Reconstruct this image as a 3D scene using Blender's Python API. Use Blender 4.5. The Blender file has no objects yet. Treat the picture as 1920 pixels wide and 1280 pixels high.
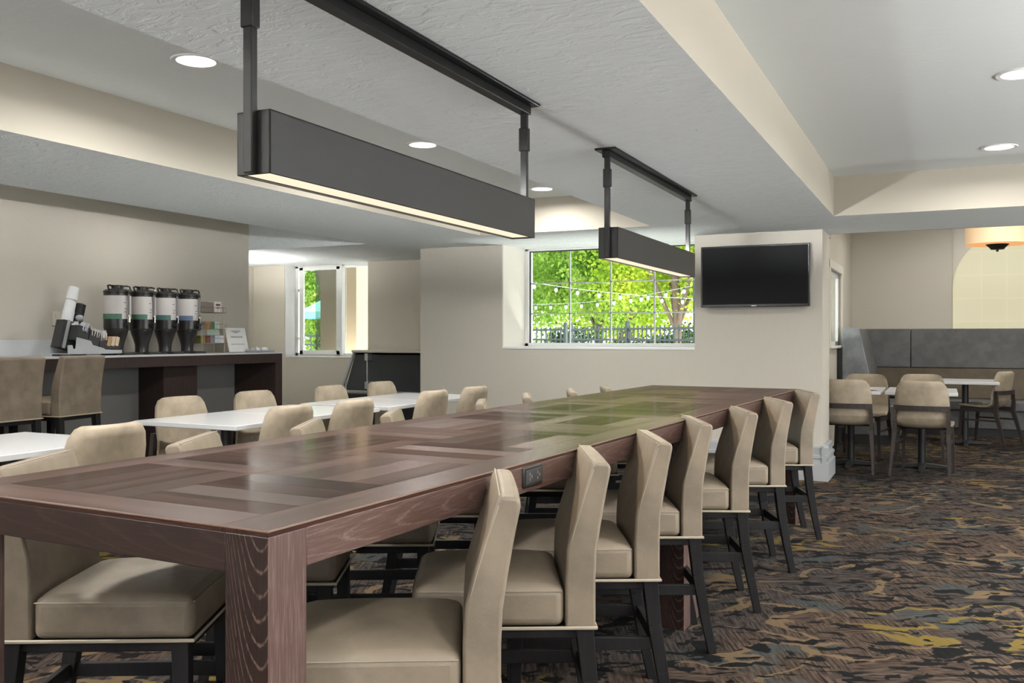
import bpy, bmesh, math, random
from mathutils import Vector, Matrix, Euler
random.seed(7)
PI = math.pi
R = math.radians
SC = bpy.context.scene
COL = SC.collection

# ------------------------------------------------------------------ camera, world, sun, exposure
H = 1.27
ZL, ZH = 2.227, 2.54          # low and high ceiling
cam = bpy.data.cameras.new('camera')
co = bpy.data.objects.new('camera', cam)
COL.objects.link(co)
SC.camera = co
cam.sensor_width = 36.0
cam.lens = 1700 / 1920 * 36.0
cam.shift_y = -8 / 1920
cam.clip_end = 200
co.location = (0, 0, H)
co.rotation_euler = (R(90), 0, R(25.4215))

SC.view_settings.view_transform = 'Standard'
SC.view_settings.look = 'None'
SC.view_settings.gamma = 1.0
SC.view_settings.use_curve_mapping = False
SC.view_settings.exposure = 0.24

world = bpy.data.worlds.new('World')
SC.world = world
world.use_nodes = True
wn = world.node_tree.nodes
wl = world.node_tree.links
wn.clear()
wo = wn.new('ShaderNodeOutputWorld')
wb = wn.new('ShaderNodeBackground')
sky = wn.new('ShaderNodeTexSky')
sky.sky_type = 'HOSEK_WILKIE'
sky.turbidity = 4.0
sky.sun_direction = Vector((0.8, 0.1, 0.8)).normalized()
wmix = wn.new('ShaderNodeMix'); wmix.data_type = 'RGBA'
wmix.inputs[0].default_value = 0.6
wmix.inputs[7].default_value = (0.9, 0.95, 1.0, 1)
wl.new(sky.outputs[0], wmix.inputs[6])
wl.new(wmix.outputs[2], wb.inputs[0])
wb.inputs[1].default_value = 4.5
wl.new(wb.outputs[0], wo.inputs[0])

sun = bpy.data.lights.new('sun', 'SUN')
sun.energy = 18
sun.angle = R(1.5)
sun.color = (1.0, 0.95, 0.86)
so = bpy.data.objects.new('sun', sun)
COL.objects.link(so)
so.rotation_euler = Vector((-0.8, -0.1, -0.8)).to_track_quat('-Z', 'Y').to_euler()

def area(name, loc, rot, sx, sy, power, col=(1, 1, 1), spread=180):
    l = bpy.data.lights.new(name, 'AREA')
    l.shape = 'RECTANGLE'; l.size = sx; l.size_y = sy
    l.energy = power; l.color = col; l.spread = R(spread)
    o = bpy.data.objects.new(name, l)
    COL.objects.link(o)
    o.location = loc; o.rotation_euler = rot
    return o

# added fill lamps standing in for daylight, unseen behind and right of camera
K_FILL = 32
UP = 116
area('window_daylight', (-4.6, -4.9, 1.35), (R(UP), 0, 0), 4.6, 2.1, K_FILL, (0.97, 0.99, 1.0))
area('window_daylight', (1.0, -4.9, 1.35), (R(UP), 0, 0), 4.6, 2.1, K_FILL, (0.97, 0.99, 1.0))
area('window_daylight', (4.85, 4.0, 1.35), (R(UP), 0, R(90)), 5.5, 2.0, 120, (0.97, 0.99, 1.0))
# added lamps hidden below the far sills, brightening the ceiling near the windows
area('patio_bounce', (-3.1, 9.75, .75), (R(155), 0, 0), 1.9, .5, 120, (1.0, 1.0, .94))
area('patio_bounce', (-7.25, 10.25, .6), (R(155), 0, 0), 1.2, .35, 45, (1.0, 1.0, .94))
DOWN_W = 24.0
PEND_W = 9.0
PEND_UP = 3.4

# ------------------------------------------------------------------ node helper and materials
class G:
    def __init__(s, name):
        s.m = bpy.data.materials.new(name)
        s.m.use_nodes = True
        s.nt = s.m.node_tree
        s.nt.nodes.clear()
        s.out = s.nt.nodes.new('ShaderNodeOutputMaterial')
    def n(s, t, ins=None, **props):
        nd = s.nt.nodes.new('ShaderNode' + t)
        for k, v in props.items():
            setattr(nd, k, v)
        for k, v in (ins or {}).items():
            s.set(nd.inputs[k], v)
        return nd
    def set(s, sock, v):
        if isinstance(v, bpy.types.NodeSocket):
            s.nt.links.new(v, sock)
        elif isinstance(v, bpy.types.Node):
            s.nt.links.new(v.outputs[0], sock)
        else:
            if sock.type == 'RGBA' and len(v) == 3:
                v = (*v, 1)
            sock.default_value = v
    def math(s, op, a, b=None, c=None, clamp=False):
        nd = s.n('Math', operation=op, use_clamp=clamp)
        for i, v in enumerate((a, b, c)):
            if v is not None:
                s.set(nd.inputs[i], v)
        return nd.outputs[0]
    def vmath(s, op, a, b=None, scale=None):
        nd = s.n('VectorMath', operation=op)
        s.set(nd.inputs[0], a)
        if b is not None:
            s.set(nd.inputs[1], b)
        if scale is not None:
            s.set(nd.inputs['Scale'], scale)
        return nd.outputs[0]
    def mix(s, f, a, b, blend='MIX'):
        nd = s.n('Mix', data_type='RGBA', blend_type=blend)
        s.set(nd.inputs[0], f); s.set(nd.inputs[6], a); s.set(nd.inputs[7], b)
        return nd.outputs[2]
    def coord(s, which='Object'):
        return s.n('TexCoord').outputs[which]
    def mapping(s, vec, loc=(0, 0, 0), rot=(0, 0, 0), scale=(1, 1, 1)):
        nd = s.n('Mapping')
        s.set(nd.inputs[0], vec)
        nd.inputs[1].default_value = loc; nd.inputs[2].default_value = rot; nd.inputs[3].default_value = scale
        return nd.outputs[0]
    def noise(s, vec, scale=5, detail=2, rough=0.5, dist=0.0):
        nd = s.n('TexNoise')
        s.set(nd.inputs['Vector'], vec)
        nd.inputs['Scale'].default_value = scale; nd.inputs['Detail'].default_value = detail
        nd.inputs['Roughness'].default_value = rough; nd.inputs['Distortion'].default_value = dist
        return nd.outputs[0]
    def ramp(s, fac, stops, interp='LINEAR'):
        nd = s.n('ValToRGB')
        s.set(nd.inputs[0], fac)
        cr = nd.color_ramp
        cr.interpolation = interp
        while len(cr.elements) < len(stops):
            cr.elements.new(0.5)
        for e, (p, c) in zip(cr.elements, stops):
            e.position = p
            e.color = (*c, 1) if len(c) == 3 else c
        return nd.outputs[0]
    def step(s, v, lo, hi):
        nd = s.n('MapRange', {0: v, 1: lo, 2: hi, 3: 0.0, 4: 1.0}, interpolation_type='SMOOTHSTEP')
        return nd.outputs[0]
    def bsdf(s, color=(.5, .5, .5), rough=.5, spec=.5, metal=0., bump=None, bstr=.2, bdist=.01, coat=0., coat_r=.05, sheen=0., **kw):
        b = s.n('BsdfPrincipled')
        s.set(b.inputs['Base Color'], color)
        s.set(b.inputs['Roughness'], rough)
        b.inputs['Specular IOR Level'].default_value = spec
        b.inputs['Metallic'].default_value = metal
        b.inputs['Coat Weight'].default_value = coat
        b.inputs['Coat Roughness'].default_value = coat_r
        b.inputs['Sheen Weight'].default_value = sheen
        for k, v in kw.items():
            s.set(b.inputs[k.replace('_', ' ')], v)
        if bump is not None:
            bn = s.n('Bump', {'Height': bump})
            bn.inputs['Strength'].default_value = bstr
            bn.inputs['Distance'].default_value = bdist
            s.nt.links.new(bn.outputs[0], b.inputs['Normal'])
        s.nt.links.new(b.outputs[0], s.out.inputs[0])
        return s.m

def plain(name, color, rough=.5, spec=.5, metal=0., var=.06, scale=30, bstr=.05, coat=0., **kw):
    g = G(name)
    c = g.coord()
    n = g.noise(c, scale, 3)
    col = g.mix(n, tuple(x * (1 - var) for x in color), tuple(min(1, x * (1 + var)) for x in color))
    return g.bsdf(col, rough, spec, metal, bump=n, bstr=bstr, bdist=.002, coat=coat, **kw)

def emit(name, color, strength):
    g = G(name)
    e = g.n('Emission', {'Color': color, 'Strength': strength})
    g.nt.links.new(e.outputs[0], g.out.inputs[0])
    return g.m

def wall_mat(name, color):
    g = G(name)
    c = g.coord()
    a = g.noise(g.mapping(c, scale=(3, 3, 110)), 6, 2)
    b = g.noise(g.mapping(c, scale=(110, 110, 3)), 6, 2)
    s_ = g.math('ADD', a, b)
    big = g.noise(c, 1.3, 2)
    col = g.mix(g.step(s_, .7, 1.3), tuple(x * .965 for x in color), tuple(x * 1.03 for x in color))
    col = g.mix(g.math('MULTIPLY', big, .06), col, tuple(x * .8 for x in color))
    return g.bsdf(col, .7, .3, bump=s_, bstr=.08, bdist=.002)

def ceil_mat(name, color, bstr=.75):
    g = G(name)
    c = g.coord()
    d = g.mapping(c, rot=(0, 0, R(20)), scale=(1.0, 2.6, 1.0))
    n1 = g.noise(d, 9, 5, .6, .8)
    n2 = g.noise(d, 3.5, 3, .5, 1.2)
    ht = g.math('ADD', g.step(n1, .45, .62), g.math('MULTIPLY', n2, .8))
    return g.bsdf(g.mix(n1, tuple(x * .97 for x in color), color), .85, .2, bump=ht, bstr=bstr, bdist=.006)

M = {}
M['wall'] = wall_mat('wallcovering', (.54, .502, .432))
M['beige'] = plain('soffit_paint', (.41, .375, .31), .75, .25, var=.015, scale=5, bstr=.04)
M['ceiling'] = ceil_mat('ceiling_plaster', (.775, .815, .815))
M['ceiling_smooth'] = ceil_mat('ceiling_paint', (.775, .815, .815), .12)
M['white_trim'] = plain('white_trim', (.78, .78, .77), .45, var=.02)
M['base_trim'] = plain('grey_base_trim', (.37, .38, .385), .5, var=.03, scale=8)
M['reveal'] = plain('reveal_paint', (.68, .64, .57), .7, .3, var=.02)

def carpet():
    g = G('patterned_carpet')
    c0 = g.coord()
    cf = g.mapping(c0, rot=(0, 0, R(-24)))              # weave direction
    w = g.n('TexNoise', {'Vector': cf}); w.inputs['Scale'].default_value = 3.0; w.inputs['Detail'].default_value = 4
    off = g.vmath('SCALE', g.vmath('SUBTRACT', w.outputs['Color'], (.5, .5, .5)), scale=.26)
    c = g.vmath('ADD', cf, off)
    # loose hatching in several directions
    def hatch(ang, sx, sy, loc):
        return g.noise(g.mapping(cf, loc=loc, rot=(0, 0, R(ang)), scale=(sx, sy, 1)), 1.0, 2, .6)
    h1 = hatch(0, 90, 7, (0, 0, 0)); h2 = hatch(24, 75, 7, (3, 1, 0)); h3 = hatch(-60, 9, 60, (7, 2, 0))
    s1 = g.step(g.noise(g.mapping(c, scale=(1.6, 2.2, 1)), 1.9, 2), .47, .52)
    s2 = g.step(g.noise(g.mapping(c, loc=(5, 5, 0)), 2.3, 2), .55, .60)
    h = g.n('Mix', {0: s1, 2: h1, 3: h2}, data_type='FLOAT').outputs[0]
    h = g.n('Mix', {0: s2, 2: h, 3: h3}, data_type='FLOAT').outputs[0]
    base = g.ramp(h, [(.36, (.022, .0175, .015)), (.49, (.062, .048, .040)), (.63, (.110, .086, .072))])
    warm = g.step(g.noise(g.mapping(c, loc=(2, 9, 0)), 1.0, 2), .42, .62)
    base = g.mix(1.0, base, g.mix(warm, (.82, .86, .92), (1.12, 1.0, .90)), 'MULTIPLY')
    # slate and teal washes
    t = g.step(g.noise(g.mapping(c, loc=(9, 3, 0), scale=(1, 1.7, 1)), 1.9, 3, .6), .56, .62)
    base = g.mix(g.math('MULTIPLY', t, .7), base, g.mix(h, (.026, .034, .036), (.085, .105, .105)))
    def ribbon(loc, sc, det, w0, w1, gate):
        v = g.noise(g.mapping(c, loc=loc, scale=(1, 1.35, 1)), sc, det, .5, .3)
        d = g.math('ABSOLUTE', g.math('SUBTRACT', v, .5))
        return g.math('MULTIPLY', g.math('SUBTRACT', 1, g.step(d, w0, w1)), gate)
    tan = g.mix(h, (.125, .086, .048), (.215, .15, .088))
    base = g.mix(ribbon((2.3, 7.1, 0), 1.0, 2, .013, .018, g.step(g.noise(g.mapping(c, loc=(5, 1, 0)), 1.3, 1), .42, .47)), base, tan)
    base = g.mix(ribbon((12.3, 2.1, 0), 1.7, 2, .012, .018, g.step(g.noise(g.mapping(c, loc=(1, 8, 0)), 1.2, 1), .50, .55)), base, tan)
    yg = g.step(g.noise(g.mapping(c, loc=(7, 4, 0)), .8, 1), .55, .59)
    base = g.mix(ribbon((4.3, 17.1, 0), 1.7, 3, .014, .022, yg), base, g.mix(h, (.14, .10, .026), (.23, .165, .045)))
    # black brush dabs
    bl = g.noise(g.mapping(c, loc=(1, 1, 0), scale=(1, 1.9, 1)), 8.5, 2.2, .5, .2)
    den = g.noise(g.mapping(c, loc=(3, 13, 0)), 1.3, 2)
    k = g.step(g.math('SUBTRACT', bl, g.math('SUBTRACT', .705, g.math('MULTIPLY', den, .32))), 0.0, .016)
    base = g.mix(k, base, g.mix(h, (.0045, .0045, .005), (.014, .0135, .014)))
    base = g.mix(1.0, base, (.67, .66, .65), 'MULTIPLY')
    pile = g.noise(c0, 260, 2)
    return g.bsdf(base, .95, .08, bump=g.math('ADD', pile, h), bstr=.35, bdist=.004)
M['carpet'] = carpet()

def leather(name, c, rough=.48):
    g = G(name)
    v = g.coord()
    n = g.noise(v, 7, 4, .6)
    f = g.noise(v, 160, 2)
    col = g.mix(g.step(n, .3, .7), tuple(x * .78 for x in c), tuple(x * 1.12 for x in c))
    return g.bsdf(col, rough, .4, bump=g.math('ADD', f, g.math('MULTIPLY', n, 1.5)), bstr=.12, bdist=.003)
M['leather'] = leather('tan_leather', (.228, .182, .133))
M['leather2'] = leather('beige_upholstery', (.36, .295, .215), .55)
M['seam'] = plain('pale_piping', (.42, .36, .27), .5)
M['stitch'] = plain('stitch_thread', (.33, .275, .205), .6)

def dark_wood(name, c):
    g = G(name)
    v = g.coord()
    n = g.noise(g.mapping(v, scale=(60, 60, 4)), 1.5, 4, .6)
    return g.bsdf(g.mix(n, tuple(x * .6 for x in c), tuple(x * 1.5 for x in c)), .5, .22, bump=n, bstr=.1, bdist=.002)
M['leg'] = dark_wood('charcoal_stained_wood', (.011, .010, .0105))
M['chair_wood'] = dark_wood('dark_walnut', (.034, .027, .024))
M['espresso'] = dark_wood('espresso_laminate', (.045, .030, .026))

def table_wood(name, run, across, freq, curve, c0, dark, light, amount, width=.22, fine=.35, rough_amp=.22):
    """ceruse oak: pale open grain over red brown stain; 'run' is the grain axis, parabolic figures repeat along it"""
    g = G(name)
    v = g.coord()
    sep = g.n('SeparateXYZ', {0: v})
    u = sep.outputs[run]; t = g.math('SUBTRACT', sep.outputs[across], c0)
    st = [12, 12, 12]; st[run] = 3
    lo = g.noise(g.mapping(v, scale=tuple(st)), 1, 2)
    hi = g.noise(v, 150, 2)
    val = g.math('SUBTRACT', u, g.math('MULTIPLY', g.math('MULTIPLY', t, t), curve))
    val = g.math('ADD', g.math('MULTIPLY', val, freq), g.math('ADD', g.math('MULTIPLY', g.math('SUBTRACT', lo, .5), 1.6), g.math('MULTIPLY', g.math('SUBTRACT', hi, .5), rough_amp)))
    fr = g.math('FRACT', val)
    line = g.math('MULTIPLY', g.step(fr, 0, width * .5), g.math('SUBTRACT', 1, g.step(fr, width * .5, width)))
    fs = [190, 190, 190]; fs[run] = 9
    pore = g.noise(g.mapping(v, scale=tuple(fs)), 1, 3, .65)
    line = g.math('MULTIPLY', line, g.step(pore, .30, .55))
    tone = g.noise(v, 4, 2)
    base = g.mix(tone, tuple(x * .8 for x in dark), tuple(x * 1.25 for x in dark))
    base = g.mix(g.math('MULTIPLY', g.step(pore, .42, .72), fine), base, light)
    col = g.mix(g.math('MULTIPLY', line, amount), base, light)
    return g.bsdf(col, .40, .35, bump=pore, bstr=.12, bdist=.001)
LT = (.21, .148, .125)
M['wood_leg'] = table_wood('stained_oak_flat_sawn', 2, 0, 23, 44, .031, (.0165, .0075, .0056), (.125, .083, .067), .85, .26, .06, .16)  # front faces: cathedral grain, stain darkened to carry their shade
M['wood_leg_side'] = table_wood('stained_oak_quarter_sawn', 2, 1, 10, 5, .0, (.078, .045, .037), (.17, .115, .098), .15, .3, .75)  # side faces: finer grain, same oak kept paler as the lit side
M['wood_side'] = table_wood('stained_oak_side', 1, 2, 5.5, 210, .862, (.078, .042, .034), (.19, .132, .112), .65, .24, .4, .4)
M['wood_end'] = table_wood('stained_oak_end', 0, 2, 6, 60, .90, (.021, .0105, .008), (.050, .029, .023), .5, .3, .3)  # same oak as the long sides, end shade put into the colour

def plank_mat():
    g = G('lacquered_oak_plank')
    v = g.coord()
    oi = g.n('ObjectInfo')
    rnd = oi.outputs['Random']
    p = g.vmath('ADD', v, g.vmath('SCALE', (3.1, 7.7, 1.3), scale=g.math('MULTIPLY', rnd, 20)))
    n1 = g.noise(g.mapping(p, scale=(.9, 20, 20)), 1, 3, .6, .3)
    n2 = g.noise(g.mapping(p, scale=(6, 150, 150)), 1, 2)
    col = g.ramp(n1, [(.34, (.022, .0115, .009)), (.5, (.037, .0182, .0142)), (.68, (.068, .032, .025))])
    tone = g.mix(rnd, (.70, .74, .74), (1.34, 1.12, 1.05))
    col = g.mix(1.0, col, tone, 'MULTIPLY')
    col = g.mix(g.math('MULTIPLY', g.step(n2, .5, .75), .07), col, (.15, .088, .07))
    # satin lacquer over the stain: reflection grows towards grazing but levels off, the open grain scatters the rest
    rough = g.math('ADD', g.math('ADD', .09, g.math('MULTIPLY', n1, .08)), g.math('MULTIPLY', rnd, .12))
    bn = g.n('Bump', {'Height': n2, 'Strength': .02, 'Distance': .0006})
    d = g.n('BsdfDiffuse', {'Color': col, 'Normal': bn.outputs[0]})
    gl = g.n('BsdfGlossy', {'Roughness': rough, 'Color': (1, .96, .93), 'Normal': bn.outputs[0]})
    fr = g.n('Fresnel', {'IOR': 1.42})
    f = g.math('MINIMUM', g.math('MULTIPLY', fr.outputs[0], .85), g.math('ADD', .20, g.math('MULTIPLY', rnd, .08)))
    m = g.n('MixShader', {0: f, 1: d, 2: gl})
    g.nt.links.new(m.outputs[0], g.out.inputs[0])
    return g.m
M['plank'] = plank_mat()

M['laminate'] = plain('white_laminate', (.66, .66, .665), .22, var=.015, scale=6, bstr=.01)
M['quartz'] = plain('white_quartz', (.60, .61, .615), .2, var=.03, scale=40, bstr=.01)
M['black_metal'] = plain('black_metal', (.018, .018, .019), .4, .5, bstr=.03)
M['bronze_metal'] = plain('bronze_black_metal', (.009, .0085, .008), .4, .3, bstr=.03)
M['pendant'] = plain('pendant_grey_metal', (.028, .0275, .027), .45, .35, metal=.1, var=.04, scale=12, bstr=.02)
M['diffuser'] = emit('pendant_diffuser', (1.0, .84, .62), .95)
M['led'] = emit('downlight_led', (1.0, .98, .95), 5.0)
M['black_plastic'] = plain('black_plastic', (.02, .02, .021), .35, .5)
M['dark_plastic'] = plain('charcoal_plastic', (.042, .042, .044), .5)
M['grey_panel'] = plain('grey_panel', (.20, .195, .19), .55, var=.04, scale=4)
M['slate'] = plain('slate_laminate', (.045, .047, .05), .25, .5, var=.1, scale=4)
M['cream'] = plain('cream_paint', (.56, .52, .44), .5)
M['alu'] = plain('brushed_aluminium', (.55, .56, .57), .35, metal=.8)
M['chrome'] = plain('chrome', (.75, .75, .75), .15, metal=1.0)
M['grey_fabric'] = leather('grey_vinyl', (.115, .112, .112), .5)
M['grey_fabric2'] = leather('blue_grey_vinyl', (.22, .23, .24), .5)
M['brown_fabric'] = leather('brown_olive_vinyl', (.105, .08, .05), .5)
M['acrylic'] = plain('grey_acrylic', (.38, .39, .40), .25)
M['bin'] = plain('black_bin', (.035, .035, .037), .5)
M['foam'] = plain('white_foam', (.82, .83, .84), .55)
M['paper'] = plain('white_paper', (.78, .77, .75), .7)
M['label'] = plain('thermos_label', (.66, .62, .60), .45, var=.02)
M['green'] = plain('green_label_band', (.085, .20, .14), .5)
M['teal_band'] = plain('teal_label_band', (.08, .19, .18), .5)
M['blue'] = plain('blue_label_band', (.13, .19, .30), .5)
M['thermos'] = plain('thermos_black', (.022, .020, .019), .3, .5)
M['ink'] = plain('grey_ink', (.12, .12, .12), .7)
M['kraft'] = plain('kraft_brown', (.42, .27, .14), .7)
M['tan_pack'] = plain('tan_packet', (.62, .48, .34), .7)
M['pink_pack'] = plain('pale_pink_packet', (.72, .60, .56), .7)
M['blue_pack'] = plain('pale_blue_packet', (.58, .64, .76), .7)
M['white_pack'] = plain('white_packet', (.76, .74, .72), .7)
M['olive_pack'] = plain('olive_packet', (.24, .26, .06), .7)
M['maroon_pack'] = plain('maroon_packet', (.19, .04, .05), .7)
M['green_pack'] = plain('green_packet', (.08, .17, .09), .7)
M['orange_pack'] = plain('orange_packet', (.45, .20, .05), .7)
M['mint_pack'] = plain('mint_packet', (.55, .66, .56), .7)
M['grey_pack'] = plain('grey_packet', (.22, .22, .23), .7)
M['taupe_pack'] = plain('taupe_packet', (.25, .22, .19), .7)
M['copper'] = plain('copper_wire', (.35, .26, .19), .35, metal=.6)
M['ivory'] = plain('ivory_plastic', (.62, .58, .50), .5)
M['tv_screen'] = plain('tv_screen', (.009, .009, .010), .5, .12, var=.02, bstr=.0)
M['tv_case'] = plain('tv_case', (.006, .006, .007), .25, .5)
M['ext_wall'] = plain('stucco', (.235, .185, .125), .9, .2, var=.05, scale=40, bstr=.2)
M['concrete'] = plain('pale_concrete', (.68, .66, .63), .9, .2, var=.08, scale=3)
M['ext_white'] = plain('white_stucco', (.8, .8, .78), .9, .2, var=.04)
M['lawn'] = plain('lawn', (.12, .2, .05), .95, .1, var=.3, scale=8, bstr=.3)
M['bark'] = plain('bark', (.17, .13, .10), .9, .2, var=.3, scale=14, bstr=.4)
M['fence'] = plain('fence_black', (.03, .045, .048), .5)
M['bulb'] = emit('frosted_bulb', (1.0, .98, .9), 1.3)
M['wire'] = plain('pale_wire', (.35, .42, .36), .6)
M['dark_plate'] = plain('rail_black', (.006, .006, .006), .45, .25)

def shade_mat(name, c, c2, e):
    g = G(name)
    b = g.n('BsdfPrincipled', {'Base Color': c, 'Roughness': .8})
    b.inputs['Emission Color'].default_value = (*c2, 1)
    b.inputs['Emission Strength'].default_value = e
    g.nt.links.new(b.outputs[0], g.out.inputs[0])
    return g.m
M['lamp_shade'] = shade_mat('lit_lamp_shade', (.62, .48, .32), (1.0, .62, .30), .30)
M['blind'] = shade_mat('backlit_blind', (.52, .49, .36), (.80, .74, .50), .32)  # daylight through the blind put in as a glow of its own
M['blind_grid'] = shade_mat('backlit_blind_line', (.53, .50, .375), (.82, .76, .53), .335)

def glass_mat():
    g = G('window_glass')
    t = g.n('BsdfTransparent', {'Color': (.96, .98, .97)})
    gl = g.n('BsdfGlossy', {'Roughness': .02})
    lw = g.n('LayerWeight', {'Blend': .18})
    m = g.n('MixShader', {0: g.math('MULTIPLY', lw.outputs['Fresnel'], .6), 1: t, 2: gl})
    g.nt.links.new(m.outputs[0], g.out.inputs[0])
    return g.m
M['glass'] = glass_mat()
def screen_mat():
    g = G('insect_screen')
    t = g.n('BsdfTransparent')
    d = g.n('BsdfDiffuse', {'Color': (.16, .18, .15)})
    m = g.n('MixShader', {0: .45, 1: t, 2: d})
    g.nt.links.new(m.outputs[0], g.out.inputs[0])
    return g.m
M['screen'] = screen_mat()
def clear_mat():
    g = G('clear_acrylic')
    t = g.n('BsdfTransparent', {'Color': (.93, .95, .96)})
    gl = g.n('BsdfGlossy', {'Roughness': .08})
    m = g.n('MixShader', {0: .1, 1: t, 2: gl})
    g.nt.links.new(m.outputs[0], g.out.inputs[0])
    return g.m
M['clear'] = clear_mat()

def leaf_mat(name, c1, c2, tr=.5):
    g = G(name)
    n = g.noise(g.coord(), 1.7, 3, .6)
    n2 = g.noise(g.coord(), 14, 2)
    col = g.mix(g.step(g.math('ADD', g.math('MULTIPLY', n, .6), g.math('MULTIPLY', n2, .4)), .38, .62), c1, c2)
    d = g.n('BsdfDiffuse', {'Color': col})
    t = g.n('BsdfTranslucent', {'Color': col})
    m = g.n('MixShader', {0: tr, 1: d, 2: t})
    g.nt.links.new(m.outputs[0], g.out.inputs[0])
    return g.m
M['leaf_a'] = leaf_mat('bright_leaf', (.17, .34, .05), (.46, .62, .14))
M['leaf_b'] = leaf_mat('lime_leaf', (.26, .42, .035), (.58, .68, .10))
M['leaf_c'] = leaf_mat('deep_leaf', (.05, .13, .035), (.16, .30, .07))
M['leaf_d'] = leaf_mat('shrub_leaf', (.03, .07, .03), (.09, .16, .06))
M['flower'] = leaf_mat('white_blossom', (.7, .75, .55), (.85, .88, .75), .3)
M['umbrella'] = leaf_mat('teal_canvas', (.22, .62, .56), (.30, .70, .64), .35)

# ------------------------------------------------------------------ mesh builder
class MB:
    def __init__(s):
        s.v = []; s.f = []; s.mi = []; s.cur = 0
    def add(s, verts, faces, mtx=None):
        b = len(s.v)
        for p in verts:
            p = Vector(p)
            s.v.append(mtx @ p if mtx else p)
        for f in faces:
            s.f.append([i + b for i in f]); s.mi.append(s.cur)
        return s
    def box(s, x0, x1, y0, y1, z0, z1, mtx=None):
        v = [(x0, y0, z0), (x1, y0, z0), (x1, y1, z0), (x0, y1, z0), (x0, y0, z1), (x1, y0, z1), (x1, y1, z1), (x0, y1, z1)]
        f = [(0, 3, 2, 1), (4, 5, 6, 7), (0, 1, 5, 4), (1, 2, 6, 5), (2, 3, 7, 6), (3, 0, 4, 7)]
        return s.add(v, f, mtx)
    def cbox(s, c, d, mtx=None):
        return s.box(c[0] - d[0] / 2, c[0] + d[0] / 2, c[1] - d[1] / 2, c[1] + d[1] / 2, c[2] - d[2] / 2, c[2] + d[2] / 2, mtx)
    def bar(s, p0, p1, w0, w1=None, d0=None, d1=None, side=(1, 0, 0)):
        """tapered rectangular bar from p0 to p1; w along 'side', d across"""
        w1 = w0 if w1 is None else w1
        d0 = w0 if d0 is None else d0
        d1 = (w1 if d0 == w0 else d0) if d1 is None else d1
        p0 = Vector(p0); p1 = Vector(p1)
        t = (p1 - p0).normalized()
        a = Vector(side); a = a - t * a.dot(t)
        if a.length < 1e-4:
            a = Vector((0, 1, 0)) - t * t.y
        a.normalize(); b = t.cross(a)
        v = []
        for p, w, d in ((p0, w0, d0), (p1, w1, d1)):
            for sx, sy in ((-1, -1), (1, -1), (1, 1), (-1, 1)):
                v.append(p + a * sx * w / 2 + b * sy * d / 2)
        return s.add(v, [(0, 3, 2, 1), (4, 5, 6, 7), (0, 1, 5, 4), (1, 2, 6, 5), (2, 3, 7, 6), (3, 0, 4, 7)])
    def flatbar(s, p0, p1, w, h):
        """bar with horizontal cross direction w and vertical h"""
        p0 = Vector(p0); p1 = Vector(p1)
        t = (p1 - p0).normalized()
        a = t.cross(Vector((0, 0, 1))).normalized()
        b = a.cross(t)
        v = []
        for p in (p0, p1):
            for sx, sy in ((-1, -1), (1, -1), (1, 1), (-1, 1)):
                v.append(p + a * sx * w / 2 + b * sy * h / 2)
        return s.add(v, [(0, 3, 2, 1), (4, 5, 6, 7), (0, 1, 5, 4), (1, 2, 6, 5), (2, 3, 7, 6), (3, 0, 4, 7)])
    def lathe(s, prof, n=24, c=(0, 0, 0), mtx=None):
        """prof: list of (r, z)"""
        v = []; f = []
        for r, z in prof:
            for i in range(n):
                a = 2 * PI * i / n
                v.append((c[0] + r * math.cos(a), c[1] + r * math.sin(a), c[2] + z))
        for j in range(len(prof) - 1):
            for i in range(n):
                k = (i + 1) % n
                f.append((j * n + i, j * n + k, (j + 1) * n + k, (j + 1) * n + i))
        if prof[0][0] > 1e-5:
            f.append(tuple(reversed(range(n))))
        if prof[-1][0] > 1e-5:
            f.append(tuple((len(prof) - 1) * n + i for i in range(n)))
        return s.add(v, f, mtx)
    def cyl(s, p0, p1, r0, r1=None, n=12):
        r1 = r0 if r1 is None else r1
        p0 = Vector(p0); p1 = Vector(p1)
        t = p1 - p0
        q = Vector((0, 0, 1)).rotation_difference(t.normalized()).to_matrix().to_4x4()
        return s.lathe([(r0, 0), (r1, t.length)], n, mtx=Matrix.Translation(p0) @ q)
    def tube(s, pts, r, n=6, closed=False):
        pts = [Vector(p) for p in pts]
        N = len(pts); v = []; f = []
        up = None
        for i, p in enumerate(pts):
            if closed:
                t = (pts[(i + 1) % N] - pts[i - 1])
            else:
                t = pts[min(i + 1, N - 1)] - pts[max(i - 1, 0)]
            t.normalize()
            if up is None:
                up = Vector((0, 0, 1)) if abs(t.z) < .9 else Vector((1, 0, 0))
            a = up - t * up.dot(t)
            if a.length < 1e-4:
                a = t.orthogonal()
            a.normalize(); up = a
            b = t.cross(a)
            for k in range(n):
                an = 2 * PI * k / n
                v.append(p + a * r * math.cos(an) + b * r * math.sin(an))
        for i in range(N if closed else N - 1):
            j = (i + 1) % N
            for k in range(n):
                m = (k + 1) % n
                f.append((i * n + k, i * n + m, j * n + m, j * n + k))
        if not closed:
            f.append(tuple(reversed(range(n)))); f.append(tuple((N - 1) * n + k for k in range(n)))
        return s.add(v, f)
    def prism(s, poly, z0, z1, axis='z', mtx=None):
        """poly in the plane, extruded along axis"""
        n = len(poly)
        def P(a, b, h):
            return (a, b, h) if axis == 'z' else ((h, a, b) if axis == 'x' else (a, h, b))
        v = [P(a, b, z0) for a, b in poly] + [P(a, b, z1) for a, b in poly]
        f = [tuple(reversed(range(n))), tuple(range(n, 2 * n))]
        f += [(i, (i + 1) % n, n + (i + 1) % n, n + i) for i in range(n)]
        return s.add(v, f, mtx)
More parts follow.
